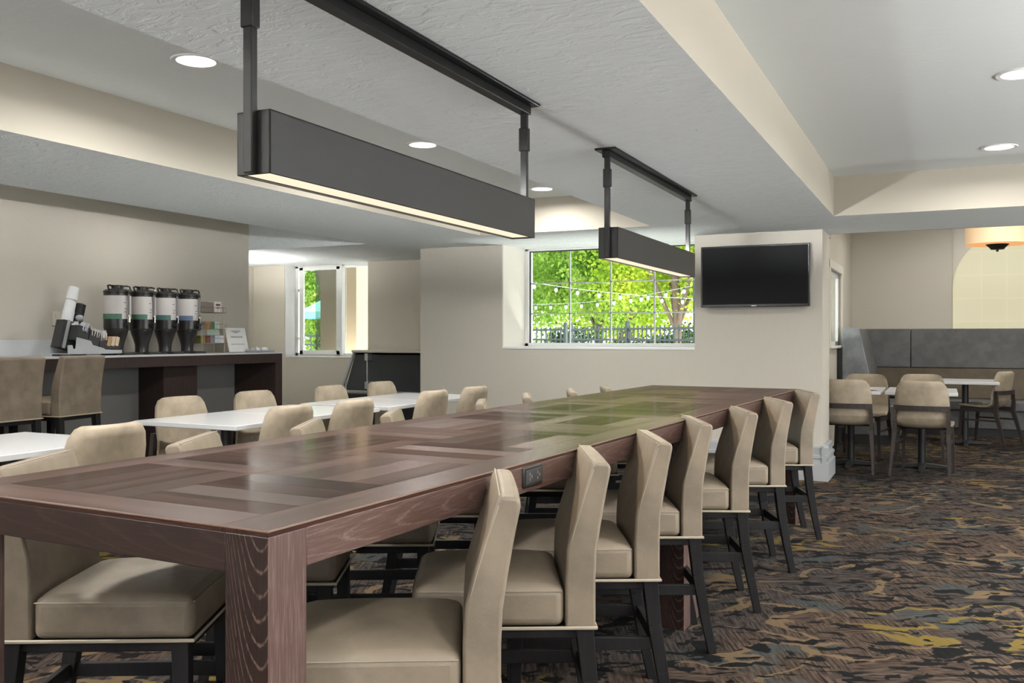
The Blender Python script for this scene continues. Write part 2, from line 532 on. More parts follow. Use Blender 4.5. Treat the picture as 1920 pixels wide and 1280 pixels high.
    def mesh(s, name, mats, smooth=None):
        me = bpy.data.meshes.new(name)
        me.from_pydata([tuple(p) for p in s.v], [], s.f)
        for m in (mats if isinstance(mats, (list, tuple)) else [mats]):
            me.materials.append(m)
        if any(s.mi):
            for p, i in zip(me.polygons, s.mi):
                p.material_index = i
        bm = bmesh.new(); bm.from_mesh(me)
        bmesh.ops.recalc_face_normals(bm, faces=bm.faces)
        bm.to_mesh(me); bm.free()
        if smooth is not None:
            me.polygons.foreach_set('use_smooth', [True] * len(me.polygons))
            me.set_sharp_from_angle(angle=R(smooth))
        me.update()
        return me
    def build(s, name, mats, parent=None, smooth=None, bevel=0, seg=2, loc=None, rotz=None):
        o = bpy.data.objects.new(name, s.mesh(name, mats, smooth if smooth is not None else (35 if bevel else None)))
        COL.objects.link(o)
        if parent: o.parent = parent
        if loc: o.location = loc
        if rotz is not None: o.rotation_euler = (0, 0, rotz)
        if bevel:
            b = o.modifiers.new('bevel', 'BEVEL')
            b.width = bevel; b.segments = seg; b.limit_method = 'ANGLE'; b.angle_limit = R(40)
        return o

def inst(name, me, parent=None, loc=(0, 0, 0), rot=(0, 0, 0), scale=None):
    o = bpy.data.objects.new(name, me)
    COL.objects.link(o)
    if parent: o.parent = parent
    o.location = loc; o.rotation_euler = rot
    if scale: o.scale = scale
    return o

def tag(o, label, cat, group=None, kind=None):
    o['label'] = label; o['category'] = cat
    if group: o['group'] = group
    if kind: o['kind'] = kind
    return o

def thing(name, label, cat, loc=(0, 0, 0), rotz=0, group=None):
    o = bpy.data.objects.new(name, None)
    COL.objects.link(o)
    o.empty_display_size = .1
    o.location = loc; o.rotation_euler = (0, 0, rotz)
    return tag(o, label, cat, group)

def structure(o, label=None):
    o['kind'] = 'structure'
    if label: o['label'] = label
    return o

def copy_tree(o, parent=None):
    c = o.copy(); COL.objects.link(c)
    if parent: c.parent = parent
    for ch in list(o.children):
        copy_tree(ch, c)
    return c

def again(src, label, loc, rotz=0, group=None):
    c = copy_tree(src)
    c.location = loc; c.rotation_euler = (0, 0, rotz)
    c['label'] = label
    if group: c['group'] = group
    return c

# ================================================================== SETTING
XL = -6.9            # left wall
YT = 8.44            # television wall
NX = -8.46           # nook, left end
YN = 9.62            # nook back wall
XR, YB = 5.0, 13.75  # right wall, far back wall
Y0 = -5.0

m = MB(); m.box(NX - .3, XR, Y0, YB + .2, -.12, 0)
structure(m.build('floor', M['carpet']), 'brown carpet with black, tan, mustard and grey blue brush strokes')

def ceil_box(x0, x1, y0, y1, z0, z1, side='beige', name='ceiling', bottom='ceiling'):
    m = MB()
    v = [(x0, y0, z0), (x1, y0, z0), (x1, y1, z0), (x0, y1, z0), (x0, y0, z1), (x1, y0, z1), (x1, y1, z1), (x0, y1, z1)]
    m.add(v, [(0, 3, 2, 1), (4, 5, 6, 7)])
    m.cur = 1
    m.add(v, [(0, 1, 5, 4), (1, 2, 6, 5), (2, 3, 7, 6), (3, 0, 4, 7)])
    return structure(m.build(name, [M[bottom], M[side]]))

TOP = 2.95
SL = -5.32                                   # edge of the left soffit
ceil_box(SL, -3.93, Y0, 7.57, ZL, ZH)        # soffit beside the left tray
ceil_box(-2.27, -.78, Y0, 7.57, ZL, ZH)      # middle band with the pendants
ceil_box(SL, -.98, 7.57, 9.3, ZL, ZH)        # band along the television wall
ceil_box(-.98, XR, 7.57, 8.87, ZL, TOP)      # band before the booth alcove
ceil_box(NX - .2, SL, 7.77, 10.0, ZL, ZH, 'ceiling')   # over the nook
ceil_box(4.2, XR, Y0, 7.57, ZL, ZH)
# high ceilings (undersides of the trays)
ceil_box(NX - .2, -2.2, Y0, 7.9, ZH, TOP, bottom='ceiling_smooth')
ceil_box(-2.2, XR + .2, Y0, 7.9, ZH, TOP, bottom='ceiling_smooth')
ceil_box(NX - .2, -1.2, 7.9, 10.0, ZH, 2.7)
ceil_box(-1.5, XR + .2, 8.87, YB + .4, TOP, TOP + .15, bottom='ceiling_smooth')

def wallbox(name, x0, x1, y0, y1, z0, z1, mat='wall'):
    return structure(MB().box(x0, x1, y0, y1, z0, z1).build(name, M[mat]))

wallbox('wall_left', XL - .16, XL, Y0, 7.77, 0, ZH)
wallbox('wall_left', NX, XL - .16, 7.6, 7.77, 0, ZH)
wallbox('wall_left', NX - .16, NX, 7.6, 10.0, 0, ZH)
# nook back wall round window 2
W2a, W2b, W2s = -7.93, -6.60, 1.02
m = MB()
m.box(NX, W2a, YN, 9.98, 0, ZL); m.box(W2a, W2b, YN, 9.98, 0, W2s - .02); m.box(W2b, -5.0, YN, 9.98, 0, ZL)
structure(m.build('wall_back', M['wall']))
# television wall round window 1
W1a, W1b, W1s = -4.125, -2.109, 1.172
m = MB()
m.box(-5.11, -4.7, YT, YN, 0, ZL); m.box(-4.7, W1a, YT, 9.16, 0, ZL); m.box(W1a, W1b, YT, 9.16, 0, W1s - .025); m.box(W1b, -.965, YT, 8.97, 0, ZL)
m.box(W1b, -1.16, 8.97, 9.4, 0, ZL + .2)
structure(m.build('wall_back', M['wall']))
# lighter paint of the deep window reveals
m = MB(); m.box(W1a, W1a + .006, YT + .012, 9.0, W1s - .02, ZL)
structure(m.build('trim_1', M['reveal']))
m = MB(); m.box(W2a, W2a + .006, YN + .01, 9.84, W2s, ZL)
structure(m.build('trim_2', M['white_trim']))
# alcove: side wall with window 3, back wall with arched blind
AX = -1.16
W3a, W3b, W3s, W3t = 10.75, 12.0, 1.17, 2.05
m = MB()
m.box(AX - .2, AX, 8.97, W3a, 0, TOP); m.box(AX - .2, AX, W3b, YB, 0, TOP)
m.box(AX - .2, AX, W3a, W3b, 0, W3s); m.box(AX - .2, AX, W3a, W3b, W3t, TOP)
structure(m.build('wall_left', M['wall']))
structure(MB().box(AX, .111, 13.60, YB, 0, TOP).build('wall_back', M['wall']))
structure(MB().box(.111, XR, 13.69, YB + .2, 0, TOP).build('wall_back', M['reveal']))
structure(MB().box(-.98, XR, 8.87, 8.9, ZL, TOP).build('wall_front', M['beige']))
# walls behind the camera and to the right, with wide window openings
m = MB()
for a, b in ((NX, -5.5), (-3.9, .3), (1.9, XR)):
    m.box(a, b, Y0 - .2, Y0, 0, TOP)
m.box(-6.95, 3.35, Y0 - .2, Y0, 0, .25); m.box(-6.95, 3.35, Y0 - .2, Y0, 2.45, TOP)
structure(m.build('wall_front', M['wall']))
m = MB()
m.box(XR, XR + .2, Y0, 1.2, 0, TOP); m.box(XR, XR + .2, 6.8, YB, 0, TOP)
m.box(XR, XR + .2, 1.2, 6.8, 0, .3); m.box(XR, XR + .2, 1.2, 6.8, 2.4, TOP)
structure(m.build('wall_right', M['wall']))

# tall stepped baseboard
def baseboard(name, p, q, out, mat='base_trim'):
    """profile swept from p to q, 'out' is the unit normal into the room"""
    prof = [(0, 0), (.055, 0), (.055, .155), (.040, .165), (.040, .190), (.048, .200), (.048, .222), (.028, .232), (.028, .292), (.012, .312), (0, .312)]
    m = MB()
    p = Vector((*p, 0)); q = Vector((*q, 0)); o = Vector((*out, 0))
    n = len(prof)
    v = [p + o * a + Vector((0, 0, b)) for a, b in prof] + [q + o * a + Vector((0, 0, b)) for a, b in prof]
    m.add(v, [tuple(range(n)), tuple(range(n, 2 * n))] + [(i, (i + 1) % n, n + (i + 1) % n, n + i) for i in range(n)])
    return structure(m.build(name, M[mat]))
baseboard('baseboard_back', (-5.11, YT), (-.912, YT), (0, -1))
baseboard('baseboard_right', (-.965, YT - .055), (-.965, 8.97), (1, 0))
baseboard('baseboard_left', (XL, Y0), (XL, 7.77), (1, 0))
baseboard('baseboard_back', (NX, YN), (-5.11, YN), (0, -1))

# ---------------------------------------------------------------- window 1: wide grid window beside the television
def window_root(name, label):
    o = bpy.data.objects.new(name, None); COL.objects.link(o)
    o['kind'] = 'structure'; o['label'] = label
    return o
w1 = window_root('window_1', 'wide gridded window in a deep reveal looking out on trees')
YG = 9.06
m = MB()
m.box(W1a, W1a + .045, 9.0, 9.12, W1s, ZL); m.box(W1b - .05, W1b, 9.0, 9.12, W1s, ZL)
m.box(W1a, W1b, 9.0, 9.12, W1s, W1s + .036); m.box(W1a, W1b, 9.0, 9.12, ZL - .022, ZL)
m.build('window_frame', M['white_trim'], w1, bevel=.004)
m = MB()
m.box(W1a + .045, W1a + .058, 9.03, 9.05, W1s + .036, ZL - .022); m.box(W1a + .045, W1b - .05, 9.03, 9.05, ZL - .034, ZL - .022)
m.build('gasket', M['black_plastic'], w1)
MB().box(W1a, W1b, YT - .004, 9.0, W1s - .024, W1s).build('window_sill', M['white_trim'], w1, bevel=.004)
vx = [W1a + .045, -3.616, -3.154, -2.682, W1b - .05]
hz = [W1s + .036, 1.525, 1.855, ZL - .022]
for x in vx[1:4]:
    MB().box(x - .007, x + .007, YG - .008, YG + .012, hz[0], hz[3]).build('muntin', M['alu'], w1)
for z in hz[1:3]:
    MB().box(vx[0], vx[4], YG - .008, YG + .012, z - .006, z + .006).build('muntin', M['alu'], w1)
for i in range(4):
    for j in range(3):
        MB().box(vx[i], vx[i + 1], YG, YG + .004, hz[j], hz[j + 1]).build('window_pane', M['glass'], w1)

# ---------------------------------------------------------------- window 2: slider in the corner nook
w2 = window_root('window_2', 'white two part sliding window in the corner nook')
m = MB()
m.box(W2a, W2a + .05, 9.84, 9.96, W2s, ZL); m.box(W2b - .04, W2b, 9.84, 9.96, W2s, ZL)
m.box(W2a, W2b, 9.84, 9.96, W2s, W2s + .04); m.box(W2a, W2b, 9.84, 9.96, ZL - .03, ZL)
m.build('window_frame', M['white_trim'], w2, bevel=.004)
MB().box(W2a, W2b, YN - .004, 9.84, W2s - .02, W2s).build('window_sill', M['white_trim'], w2, bevel=.004)
m = MB()
a, b = W2a + .085, -7.17
m.box(a, a + .06, 9.82, 9.86, W2s + .02, ZL - .02); m.box(b - .07, b, 9.82, 9.86, W2s + .02, ZL - .02)
m.box(a, b, 9.82, 9.86, W2s + .02, W2s + .075); m.box(a, b, 9.82, 9.86, ZL - .06, ZL - .02)
s_ = m.build('sash', M['white_trim'], w2, bevel=.004)
MB().box(a + .06, b - .07, 9.838, 9.842, W2s + .075, ZL - .06).build('window_pane', M['glass'], s_)
MB().box(-7.60, b - .07, 9.85, 9.852, W2s + .075, ZL - .06).build('insect_screen', M['screen'], s_)
for z in (1.25, 1.9):
    MB().box(W2a + .052, W2a + .075, 9.80, 9.84, z - .02, z + .02).build('latch', M['white_trim'], w2)
MB().box(b, b + .035, 9.80, 9.88, W2s + .01, ZL - .01).build('mullion', M['white_trim'], w2, bevel=.003)
MB().box(b + .035, W2b - .04, 9.90, 9.904, W2s + .04, ZL - .03).build('window_pane', M['glass'], w2)

# ---------------------------------------------------------------- window 3: side wall of the booth alcove
w3 = window_root('window_3', 'narrow looking side window with cream casing beside the booth')
m = MB()
m.box(AX - .01, AX + .025, W3a - .09, W3a, W3s - .06, W3t + .09); m.box(AX - .01, AX + .025, W3b, W3b + .09, W3s - .06, W3t + .09)
m.box(AX - .01, AX + .03, W3a - .09, W3b + .09, W3t, W3t + .10); m.box(AX - .01, AX + .05, W3a - .1, W3b + .1, W3s - .03, W3s)
m.build('casing', M['reveal'], w3, bevel=.006)
m = MB()
m.box(AX - .055, AX - .02, W3a, W3a + .05, W3s, W3t); m.box(AX - .055, AX - .02, W3b - .05, W3b, W3s, W3t)
m.box(AX - .055, AX - .02, W3a, W3b, W3s, W3s + .05); m.box(AX - .055, AX - .02, W3a, W3b, W3t - .05, W3t)
m.build('window_frame', M['white_trim'], w3, bevel=.004)
MB().box(AX - .040, AX - .036, W3a + .05, W3b - .05, W3s + .05, W3t - .05).build('window_pane', M['glass'], w3)

# ---------------------------------------------------------------- window 4: arched window behind a backlit cream blind
w4 = window_root('window_4', 'arched window behind a backlit cream blind above the booth')
cx, r, sp = .885, .765, 1.93
arch = [(cx - r, 1.0)] + [(cx + r * math.cos(PI - PI * i / 28), sp + r * math.sin(PI * i / 28)) for i in range(29)] + [(cx + r, 1.0)]
MB().prism(arch, 13.655, 13.69, 'y').build('blind', M['blind'], w4)
def arch_top(x):
    return sp + math.sqrt(max(0, r * r - (x - cx) ** 2))
for k in range(-2, 3):
    x = cx - .12 + k * .30
    if abs(x - cx) < r - .05:
        MB().box(x - .011, x + .011, 13.651, 13.656, 1.2, arch_top(x) - .02).build('grid_line', M['blind_grid'], w4)
for z in (1.48, 1.79, 2.10, 2.41):
    hw = r - .02 if z < sp else math.sqrt(r * r - (z - sp) ** 2) - .03
    MB().box(cx - hw, cx + hw, 13.650, 13.655, z - .011, z + .011).build('grid_line', M['blind_grid'], w4)

# ================================================================== LIGHTS OVERHEAD
def make_downlight():
    t = thing('downlight', '', 'ceiling light')
    MB().lathe([(.088, -.004), (.108, -.006), (.112, 0), (.112, .004), (.088, .004), (.088, -.004)], 32).build('trim_ring', M['white_trim'], t, smooth=40)
    MB().lathe([(.089, -.001), (.089, .006)], 32).build('diffuser', M['led'], t, smooth=40)
    return t
dl = make_downlight()
spots = [(-3.1, 3.14, 'recessed downlight nearest the camera in the left ceiling tray'),
         (-3.1, 5.15, 'recessed downlight midway along the left ceiling tray, above the near pendant'),
         (-3.1, 7.12, 'recessed downlight at the far end of the left ceiling tray'),
         (.34, 5.0, 'recessed downlight cut by the right edge of the picture, in the right ceiling tray'),
         (.34, 6.87, 'recessed downlight at the far end of the right ceiling tray')]
for i, (x, y, lab) in enumerate(spots):
    if i == 0:
        dl.location = (x, y, ZH); dl['label'] = lab; dl['group'] = 'recessed ceiling lights'
    else:
        again(dl, lab, (x, y, ZH), 0)
def down_lamp(x, y, z=ZH, p=DOWN_W):
    l = bpy.data.lights.new('downlight_lamp', 'AREA')
    l.shape = 'DISK'; l.size = .17; l.energy = p; l.color = (1, .985, .95); l.spread = R(165)
    o = bpy.data.objects.new('downlight_lamp', l); COL.objects.link(o)
    o.location = (x, y, z - .012)
for y in (-2.9, -.9, 1.13, 3.14, 5.15, 7.12):
    down_lamp(-3.1, y, p=DOWN_W * (1.3 if y < 6 else .75))
for y in (-2.6, -.7, 1.2, 3.1, 5.0, 6.87):
    down_lamp(.34, y, p=DOWN_W * .8); down_lamp(2.4, y, p=DOWN_W * .8)
for y in (.6, 2.4, 4.2, 6.0):            # row over the counter aisle, hidden above the left soffit
    again(dl, 'recessed downlight over the counter aisle, hidden by the left soffit', (-6.1, y, ZH), 0)
    down_lamp(-6.1, y, p=DOWN_W * .30)
for x, y in ((.5, 9.6), (.0, 12.2), (2.2, 10.0), (2.0, 12.2), (3.6, 11.2)):      # added to brighten the booth alcove, unseen above the soffit
    again(dl, 'recessed downlight over the booth, hidden by the soffit', (x, y, TOP), 0)
    down_lamp(x, y, TOP, DOWN_W * .62)

def make_pendant(y0, y1, label):
    cxp = -1.54
    L = y1 - y0
    t = thing('linear_pendant', label, 'pendant light', (cxp, y0, 0), R(0.3), 'black linear pendants over the communal table')
    zb, zt = 1.672, 1.830
    w = .052
    m = MB()          # open bottomed box
    m.box(-w, -w + .006, 0, L, zb, zt); m.box(w - .006, w, 0, L, zb, zt)
    m.box(-w, w, 0, L, zt - .006, zt); m.box(-w, w, 0, .006, zb, zt); m.box(-w, w, L - .006, L, zb, zt)
    m.build('housing', M['pendant'], t, bevel=.0015, seg=1)
    MB().box(-w + .0065, w - .0065, .0065, L - .0065, zb + .006, zb + .011).build('diffuser', M['diffuser'], t)
    for k, yy in ((0, -.011), (1, L + .011)):
        MB().box(-.0135, .0135, yy - .011, yy + .011, zb + .002, ZL - .03).build('post', M['bronze_metal'], t, bevel=.002)
        MB().box(-.019, .019, yy - .015, yy + .015, 2.03, 2.125).build('collar', M['bronze_metal'], t, bevel=.003)
    MB().box(-.055, .055, -.05, L + .05, ZL - .011, ZL).build('ceiling_plate', M['dark_plate'], t, bevel=.002)
    m = MB(); m.box(-.022, .022, -.03, L + .03, ZL - .045, ZL - .011)
    m.build('rail', M['dark_plate'], t, bevel=.002)
    l = bpy.data.lights.new('pendant_lamp', 'AREA')
    l.shape = 'RECTANGLE'; l.size = .08; l.size_y = L - .06; l.energy = PEND_W; l.color = (1, .88, .72)
    lo = bpy.data.objects.new('pendant_lamp', l); COL.objects.link(lo)
    lo.location = (cxp, y0 + L / 2, zb + .003)
    # added upward fill above the closed housing, spread wide to even out the ceiling
    l = bpy.data.lights.new('pendant_uplight', 'AREA')
    l.shape = 'RECTANGLE'; l.size = .08; l.size_y = L - .4; l.energy = PEND_UP; l.color = (.96, .99, 1)
    l.use_nodes = True
    nt = l.node_tree; nt.nodes.clear()
    out = nt.nodes.new('ShaderNodeOutputLight'); em = nt.nodes.new('ShaderNodeEmission'); ge = nt.nodes.new('ShaderNodeNewGeometry')
    dt = nt.nodes.new('ShaderNodeVectorMath'); dt.operation = 'DOT_PRODUCT'
    ab = nt.nodes.new('ShaderNodeMath'); ab.operation = 'ABSOLUTE'
    mx = nt.nodes.new('ShaderNodeMath'); mx.operation = 'MAXIMUM'; mx.inputs[1].default_value = .10
    pw = nt.nodes.new('ShaderNodeMath'); pw.operation = 'POWER'; pw.inputs[1].default_value = -3.4
    sc_ = nt.nodes.new('ShaderNodeMath'); sc_.operation = 'MULTIPLY'; sc_.inputs[1].default_value = .07
    nt.links.new(ge.outputs['Normal'], dt.inputs[0]); nt.links.new(ge.outputs['Incoming'], dt.inputs[1])
    nt.links.new(dt.outputs['Value'], ab.inputs[0]); nt.links.new(ab.outputs[0], mx.inputs[0]); nt.links.new(mx.outputs[0], pw.inputs[0])
    nt.links.new(pw.outputs[0], sc_.inputs[0]); nt.links.new(sc_.outputs[0], em.inputs['Strength']); nt.links.new(em.outputs[0], out.inputs[0])
    lo = bpy.data.objects.new('pendant_uplight', l); COL.objects.link(lo)
    lo.location = (cxp, y0 + L / 2, zt + .004); lo.rotation_euler = (PI, 0, 0)
    return t
make_pendant(1.75, 3.365, 'nearer long black box pendant hanging over the communal table')
make_pendant(4.38, 6.0, 'farther long box pendant hanging in front of the wide window')

# unseen torchiere lamps, added to throw fill light onto the ceiling
def torchiere(x, y, label, p):
    t = thing('floor_lamp', label, 'floor lamp', (x, y, 0))
    MB().lathe([(.14, 0), (.14, .015), (.03, .03), (0, .03)], 24).build('base', M['bronze_metal'], t, smooth=40)
    MB().cyl((0, 0, .02), (0, 0, 1.66), .014).build('pole', M['bronze_metal'], t, smooth=40)
    MB().lathe([(.02, 1.65), (.10, 1.68), (.19, 1.76), (.19, 1.765), (.10, 1.69), (.02, 1.66)], 28).build('bowl', M['alu'], t, smooth=40)
    l = bpy.data.lights.new('torchiere_lamp', 'AREA'); l.shape = 'DISK'; l.size = .3; l.energy = p; l.color = (1, .98, .95)
    o = bpy.data.objects.new('torchiere_lamp', l); COL.objects.link(o); o.location = (x, y, 1.77); o.rotation_euler = (PI, 0, 0)
UPL = 260
torchiere(2.7, 3.4, 'bronze torchiere lamp beside the right ceiling tray, out of the picture', UPL)
torchiere(.9, -1.6, 'bronze torchiere lamp behind the camera on the right, out of the picture', UPL)
torchiere(-3.6, -1.5, 'bronze torchiere lamp behind the camera on the left, out of the picture', UPL)
torchiere(3.0, 8.2, 'bronze torchiere lamp under the soffit at the far right, out of the picture', 150)
torchiere(-7.75, 8.35, 'bronze torchiere lamp in the nook, hidden behind the end of the left wall', 42)

# drum lamp over the booth
LX, LY = .51, 10.65
lt = thing('drum_ceiling_lamp', 'warm lit cream drum shade ceiling lamp with bronze finial over the booth', 'ceiling light', (LX, LY, 0))
MB().lathe([(.298, 2.232), (.30, 2.232), (.30, 2.43), (.298, 2.43), (.296, 2.43), (.296, 2.232), (.298, 2.232)], 40).build('lamp_shade', M['lamp_shade'], lt, smooth=40)
MB().lathe([(0, 2.240), (.292, 2.240), (.292, 2.246), (0, 2.246)], 40).build('diffuser', M['lamp_shade'], lt, smooth=40)
MB().lathe([(0, 2.155), (.012, 2.158), (.012, 2.178), (.062, 2.180), (.068, 2.19), (.115, 2.236), (.115, 2.24), (0, 2.24)], 24).build('finial', M['bronze_metal'], lt, smooth=30)
m = MB(); m.cyl((0, 0, 2.24), (0, 0, TOP - .02), .012); m.lathe([(.08, TOP - .03), (.08, TOP)], 24)
m.build('stem', M['bronze_metal'], lt, smooth=40)
pl = bpy.data.lights.new('drum_lamp_bulb', 'POINT'); pl.energy = 12; pl.color = (1, .8, .55); pl.shadow_soft_size = .08
po = bpy.data.objects.new('drum_lamp_bulb', pl); COL.objects.link(po); po.location = (LX, LY, 2.50)

# ================================================================== COMMUNAL TABLES
ANG = -math.atan(.043)
TW, TZ, TH = 1.05, .914, .088
def communal_table(y_start, L, label, outlets):
    # origin at the near right corner on the floor, local x to the left negative, y along the table
    base = Vector((-1.121, 1.313, 0))
    d = Vector((math.sin(-ANG), math.cos(-ANG), 0))
    t = thing('communal_table', label, 'table', base + d * y_start, ANG, 'counter height communal tables')
    lw = .107
    zt = TZ - .0125
    # aprons
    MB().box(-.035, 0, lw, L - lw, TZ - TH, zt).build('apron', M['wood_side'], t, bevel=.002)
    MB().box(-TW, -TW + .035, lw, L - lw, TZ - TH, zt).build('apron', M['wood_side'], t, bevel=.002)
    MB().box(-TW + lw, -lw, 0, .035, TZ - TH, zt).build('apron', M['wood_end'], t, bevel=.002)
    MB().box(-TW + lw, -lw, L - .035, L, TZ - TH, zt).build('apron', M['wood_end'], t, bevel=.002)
    for x in (-lw, -TW):
        for y in (0, L - lw):
            m = MB(); h_ = lw / 2
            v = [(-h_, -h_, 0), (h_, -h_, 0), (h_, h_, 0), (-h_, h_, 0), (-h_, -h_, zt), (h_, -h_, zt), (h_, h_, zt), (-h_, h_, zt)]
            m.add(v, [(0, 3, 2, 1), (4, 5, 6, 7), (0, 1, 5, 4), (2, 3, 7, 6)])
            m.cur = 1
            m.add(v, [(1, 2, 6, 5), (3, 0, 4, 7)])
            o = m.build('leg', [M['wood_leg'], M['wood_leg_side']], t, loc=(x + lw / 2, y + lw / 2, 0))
            bm = bmesh.new(); bm.from_mesh(o.data); bmesh.ops.remove_doubles(bm, verts=bm.verts, dist=1e-5); bm.to_mesh(o.data); bm.free()
            bv = o.modifiers.new('bevel', 'BEVEL'); bv.width = .002; bv.segments = 2
    # sub deck, then the boards of the top
    MB().box(-TW + .004, -.004, .004, L - .004, zt - .03, TZ - .0128).build('deck', M['espresso'], t)
    cache = {}
    def board(x0, x1, y0, y1, along):
        sx, sy = x1 - x0, y1 - y0
        ln, wd = (sx, sy) if along == 'x' else (sy, sx)
        key = (round(ln, 4), round(wd, 4))
        if key not in cache:
            g = .0006
            cache[key] = MB().box(-ln / 2 + g, ln / 2 - g, -wd / 2 + g, wd / 2 - g, -.0045, .0075).mesh('plank', M['plank'])
        inst('plank', cache[key], t, ((x0 + x1) / 2, (y0 + y1) / 2, TZ - .0075), (0, 0, 0 if along == 'x' else PI / 2))
    e = .115
    board(-e, 0, 0, L, 'y'); board(-TW, -TW + e, 0, L, 'y')
    board(-TW + e, -e, 0, e, 'x'); board(-TW + e, -e, L - e, L, 'x')
    nx, ny = 2, 6
    bw, bl = (TW - 2 * e) / nx, (L - 2 * e) / ny
    for i in range(nx):
        for j in range(ny):
            x0 = -TW + e + i * bw; y0 = e + j * bl
            if (i + j) % 2:
                for k in range(4):
                    board(x0, x0 + bw, y0 + k * bl / 4, y0 + (k + 1) * bl / 4, 'x')
            else:
                for k in range(4):
                    board(x0 + k * bw / 4, x0 + (k + 1) * bw / 4, y0, y0 + bl, 'y')
    # pale tube along the edge, its highlight put into the colour
    m = MB(); m.tube([(-.001, 0, TZ - .0025), (-.001, L, TZ - .0025)], .0026, 6); m.tube([(0, .001, TZ - .0025), (-TW, .001, TZ - .0025)], .0026, 6)
    m.build('edge_band', M['edge'], t, smooth=40)
    for y in outlets:
        o = MB().box(-.002, .006, y, y + .125, TZ - .074, TZ - .014).build('power_outlet', M['black_plastic'], t, bevel=.004)
        MB().box(.005, .008, y + .012, y + .113, TZ - .064, TZ - .024).build('socket_face', M['dark_plastic'], o, bevel=.001)
        m = MB()
        for k in range(2):
            for q, zz in ((0, .036), (0, .052), (.012, .044)):
                m.cbox((.0085, y + .034 + k * .05 + q, TZ - zz), (.001, .004, .008))
        m.build('socket_slot', M['alu'], o)
    # steel stretcher under the top
    return t
M['edge'] = plain('polished_edge', (.20, .135, .11), .22, .6)
communal_table(0, 2.655, 'nearer long red brown oak communal table with patchwork top', (1.02,))
communal_table(2.660, 2.515, 'farther long red brown oak communal table butted to the near one', (1.55,))

# ================================================================== BAR STOOLS
def make_stool():
    t = thing('bar_stool', '', 'bar stool')
    w = .215
    # seat: crowned cushion
    n = 10
    def cushion(x0, x1, y0, y1, z0, z1, crown):
        m = MB(); v = []; f = []
        for j in range(n + 1):
            for i in range(n + 1):
                u, q = i / n * 2 - 1, j / n * 2 - 1
                v.append((x0 + (x1 - x0) * i / n, y0 + (y1 - y0) * j / n, z1 + crown * (1 - u ** 4) * (1 - q ** 4)))
        for j in range(n):
            for i in range(n):
                a = j * (n + 1) + i
                f.append((a, a + 1, a + n + 2, a + n + 1))
        ring = [i for i in range(n + 1)] + [j * (n + 1) + n for j in range(1, n + 1)] + [n * (n + 1) + i for i in range(n - 1, -1, -1)] + [j * (n + 1) for j in range(n - 1, 0, -1)]
        b = len(v)
        for k in ring:
            v.append((v[k][0], v[k][1], z0))
        for k in range(len(ring)):
            l = (k + 1) % len(ring)
            f.append((ring[k], b + k, b + l, ring[l]))
        f.append(tuple(range(b, b + len(ring))))
        return m.add(v, f)
    seat = cushion(-w, w, -.175, .245, .472, .584, .024).build('seat', M['leather'], t, bevel=.024, seg=4)
    m = MB()
    for s in (-1, 1):
        m.tube([(s * (w - .001), -.17, .571), (s * (w - .001), .23, .571)], .0018, 5)
    m.tube([(-w + .01, .2445, .571), (w - .01, .2445, .571)], .0018, 5)
    m.build('seam', M['stitch'], seat)
    # backrest: straight below, raked above the knee, slightly dished across
    prof = [(-.262, .470), (-.262, .60), (-.265, .675), (-.276, .75), (-.292, .84), (-.306, .908), (-.298, .922), (-.262, .924), (-.252, .912), (-.226, .83), (-.200, .75), (-.182, .685), (-.178, .61), (-.178, .470)]
    m = MB(); nx = 8
    v = []; f = []
    for i in range(nx + 1):
        u = i / nx * 2 - 1
        for (y, z) in prof:
            dish = .010 * (1 - u * u) * max(0, min(1, (z - .6) / .2)) * (1 if y > -.25 + .0 else .35)
            v.append((u * w * (1.0 - .012 * max(0, (z - .6) / .3)), y - dish, z))
    k = len(prof)
    for i in range(nx):
        for j in range(k):
            l = (j + 1) % k
            f.append((i * k + j, i * k + l, (i + 1) * k + l, (i + 1) * k + j))
    f.append(tuple(range(k))); f.append(tuple(nx * k + j for j in reversed(range(k))))
    m.add(v, f)
    back = m.build('backrest', M['leather'], t, bevel=.011, seg=3)
    m = MB()
    for s in (-1, 1):
        x = s * (w - .0025)
        m.tube([(x, -.186, .48), (x, -.186, .61), (x, -.190, .685), (x, -.207, .75), (x, -.232, .83), (x, -.257, .905)], .0017, 5)
    m.tube([(-w + .01, -.259, .9245), (w - .01, -.259, .9245)], .0017, 5)
    m.build('stitching', M['stitch'], back)
    m = MB(); q = w + .003
    m.tube([(-q, -.264, .471), (q, -.264, .471), (q, .247, .471), (-q, .247, .471)], .0052, 6, closed=True)
    m.build('piping', M['seam'], t, smooth=50)
    MB().box(-w + .02, w - .02, -.235, .225, .435, .470).build('seat_rail', M['leg'], t, bevel=.003)
    fl = [(s * .183, .205) for s in (-1, 1)]
    for (x, y) in fl:
        MB().bar((x, y, .47), (x * 1.0, y + .012, 0), .046, .032).build('leg', M['leg'], t, bevel=.002)
    def rear(z):
        k = (.47 - z) / .47
        return -.232 - .075 * k ** 1.4
    for s in (-1, 1):
        m = MB(); x = s * .185
        zs = [.47, .32, .16, 0]
        for a, b in zip(zs[:-1], zs[1:]):
            wa = .032 + .016 * a / .47; wb_ = .032 + .016 * b / .47
            m.bar((x, rear(a), a), (x, rear(b), b), wa, wb_)
        m.build('leg', M['leg'], t, bevel=.0015)
    for s in (-1, 1):
        MB().flatbar((s * .184, rear(.255), .255), (s * .184, .208, .255), .02, .042).build('stretcher', M['leg'], t, bevel=.002)
    MB().flatbar((-.184, rear(.255), .255), (.184, rear(.255), .255), .02, .042).build('stretcher', M['leg'], t, bevel=.002)
    MB().flatbar((-.184, .208, .20), (.184, .208, .20), .02, .042).build('footrest', M['leg'], t, bevel=.002)
    return t
stool = make_stool()
used = [False]
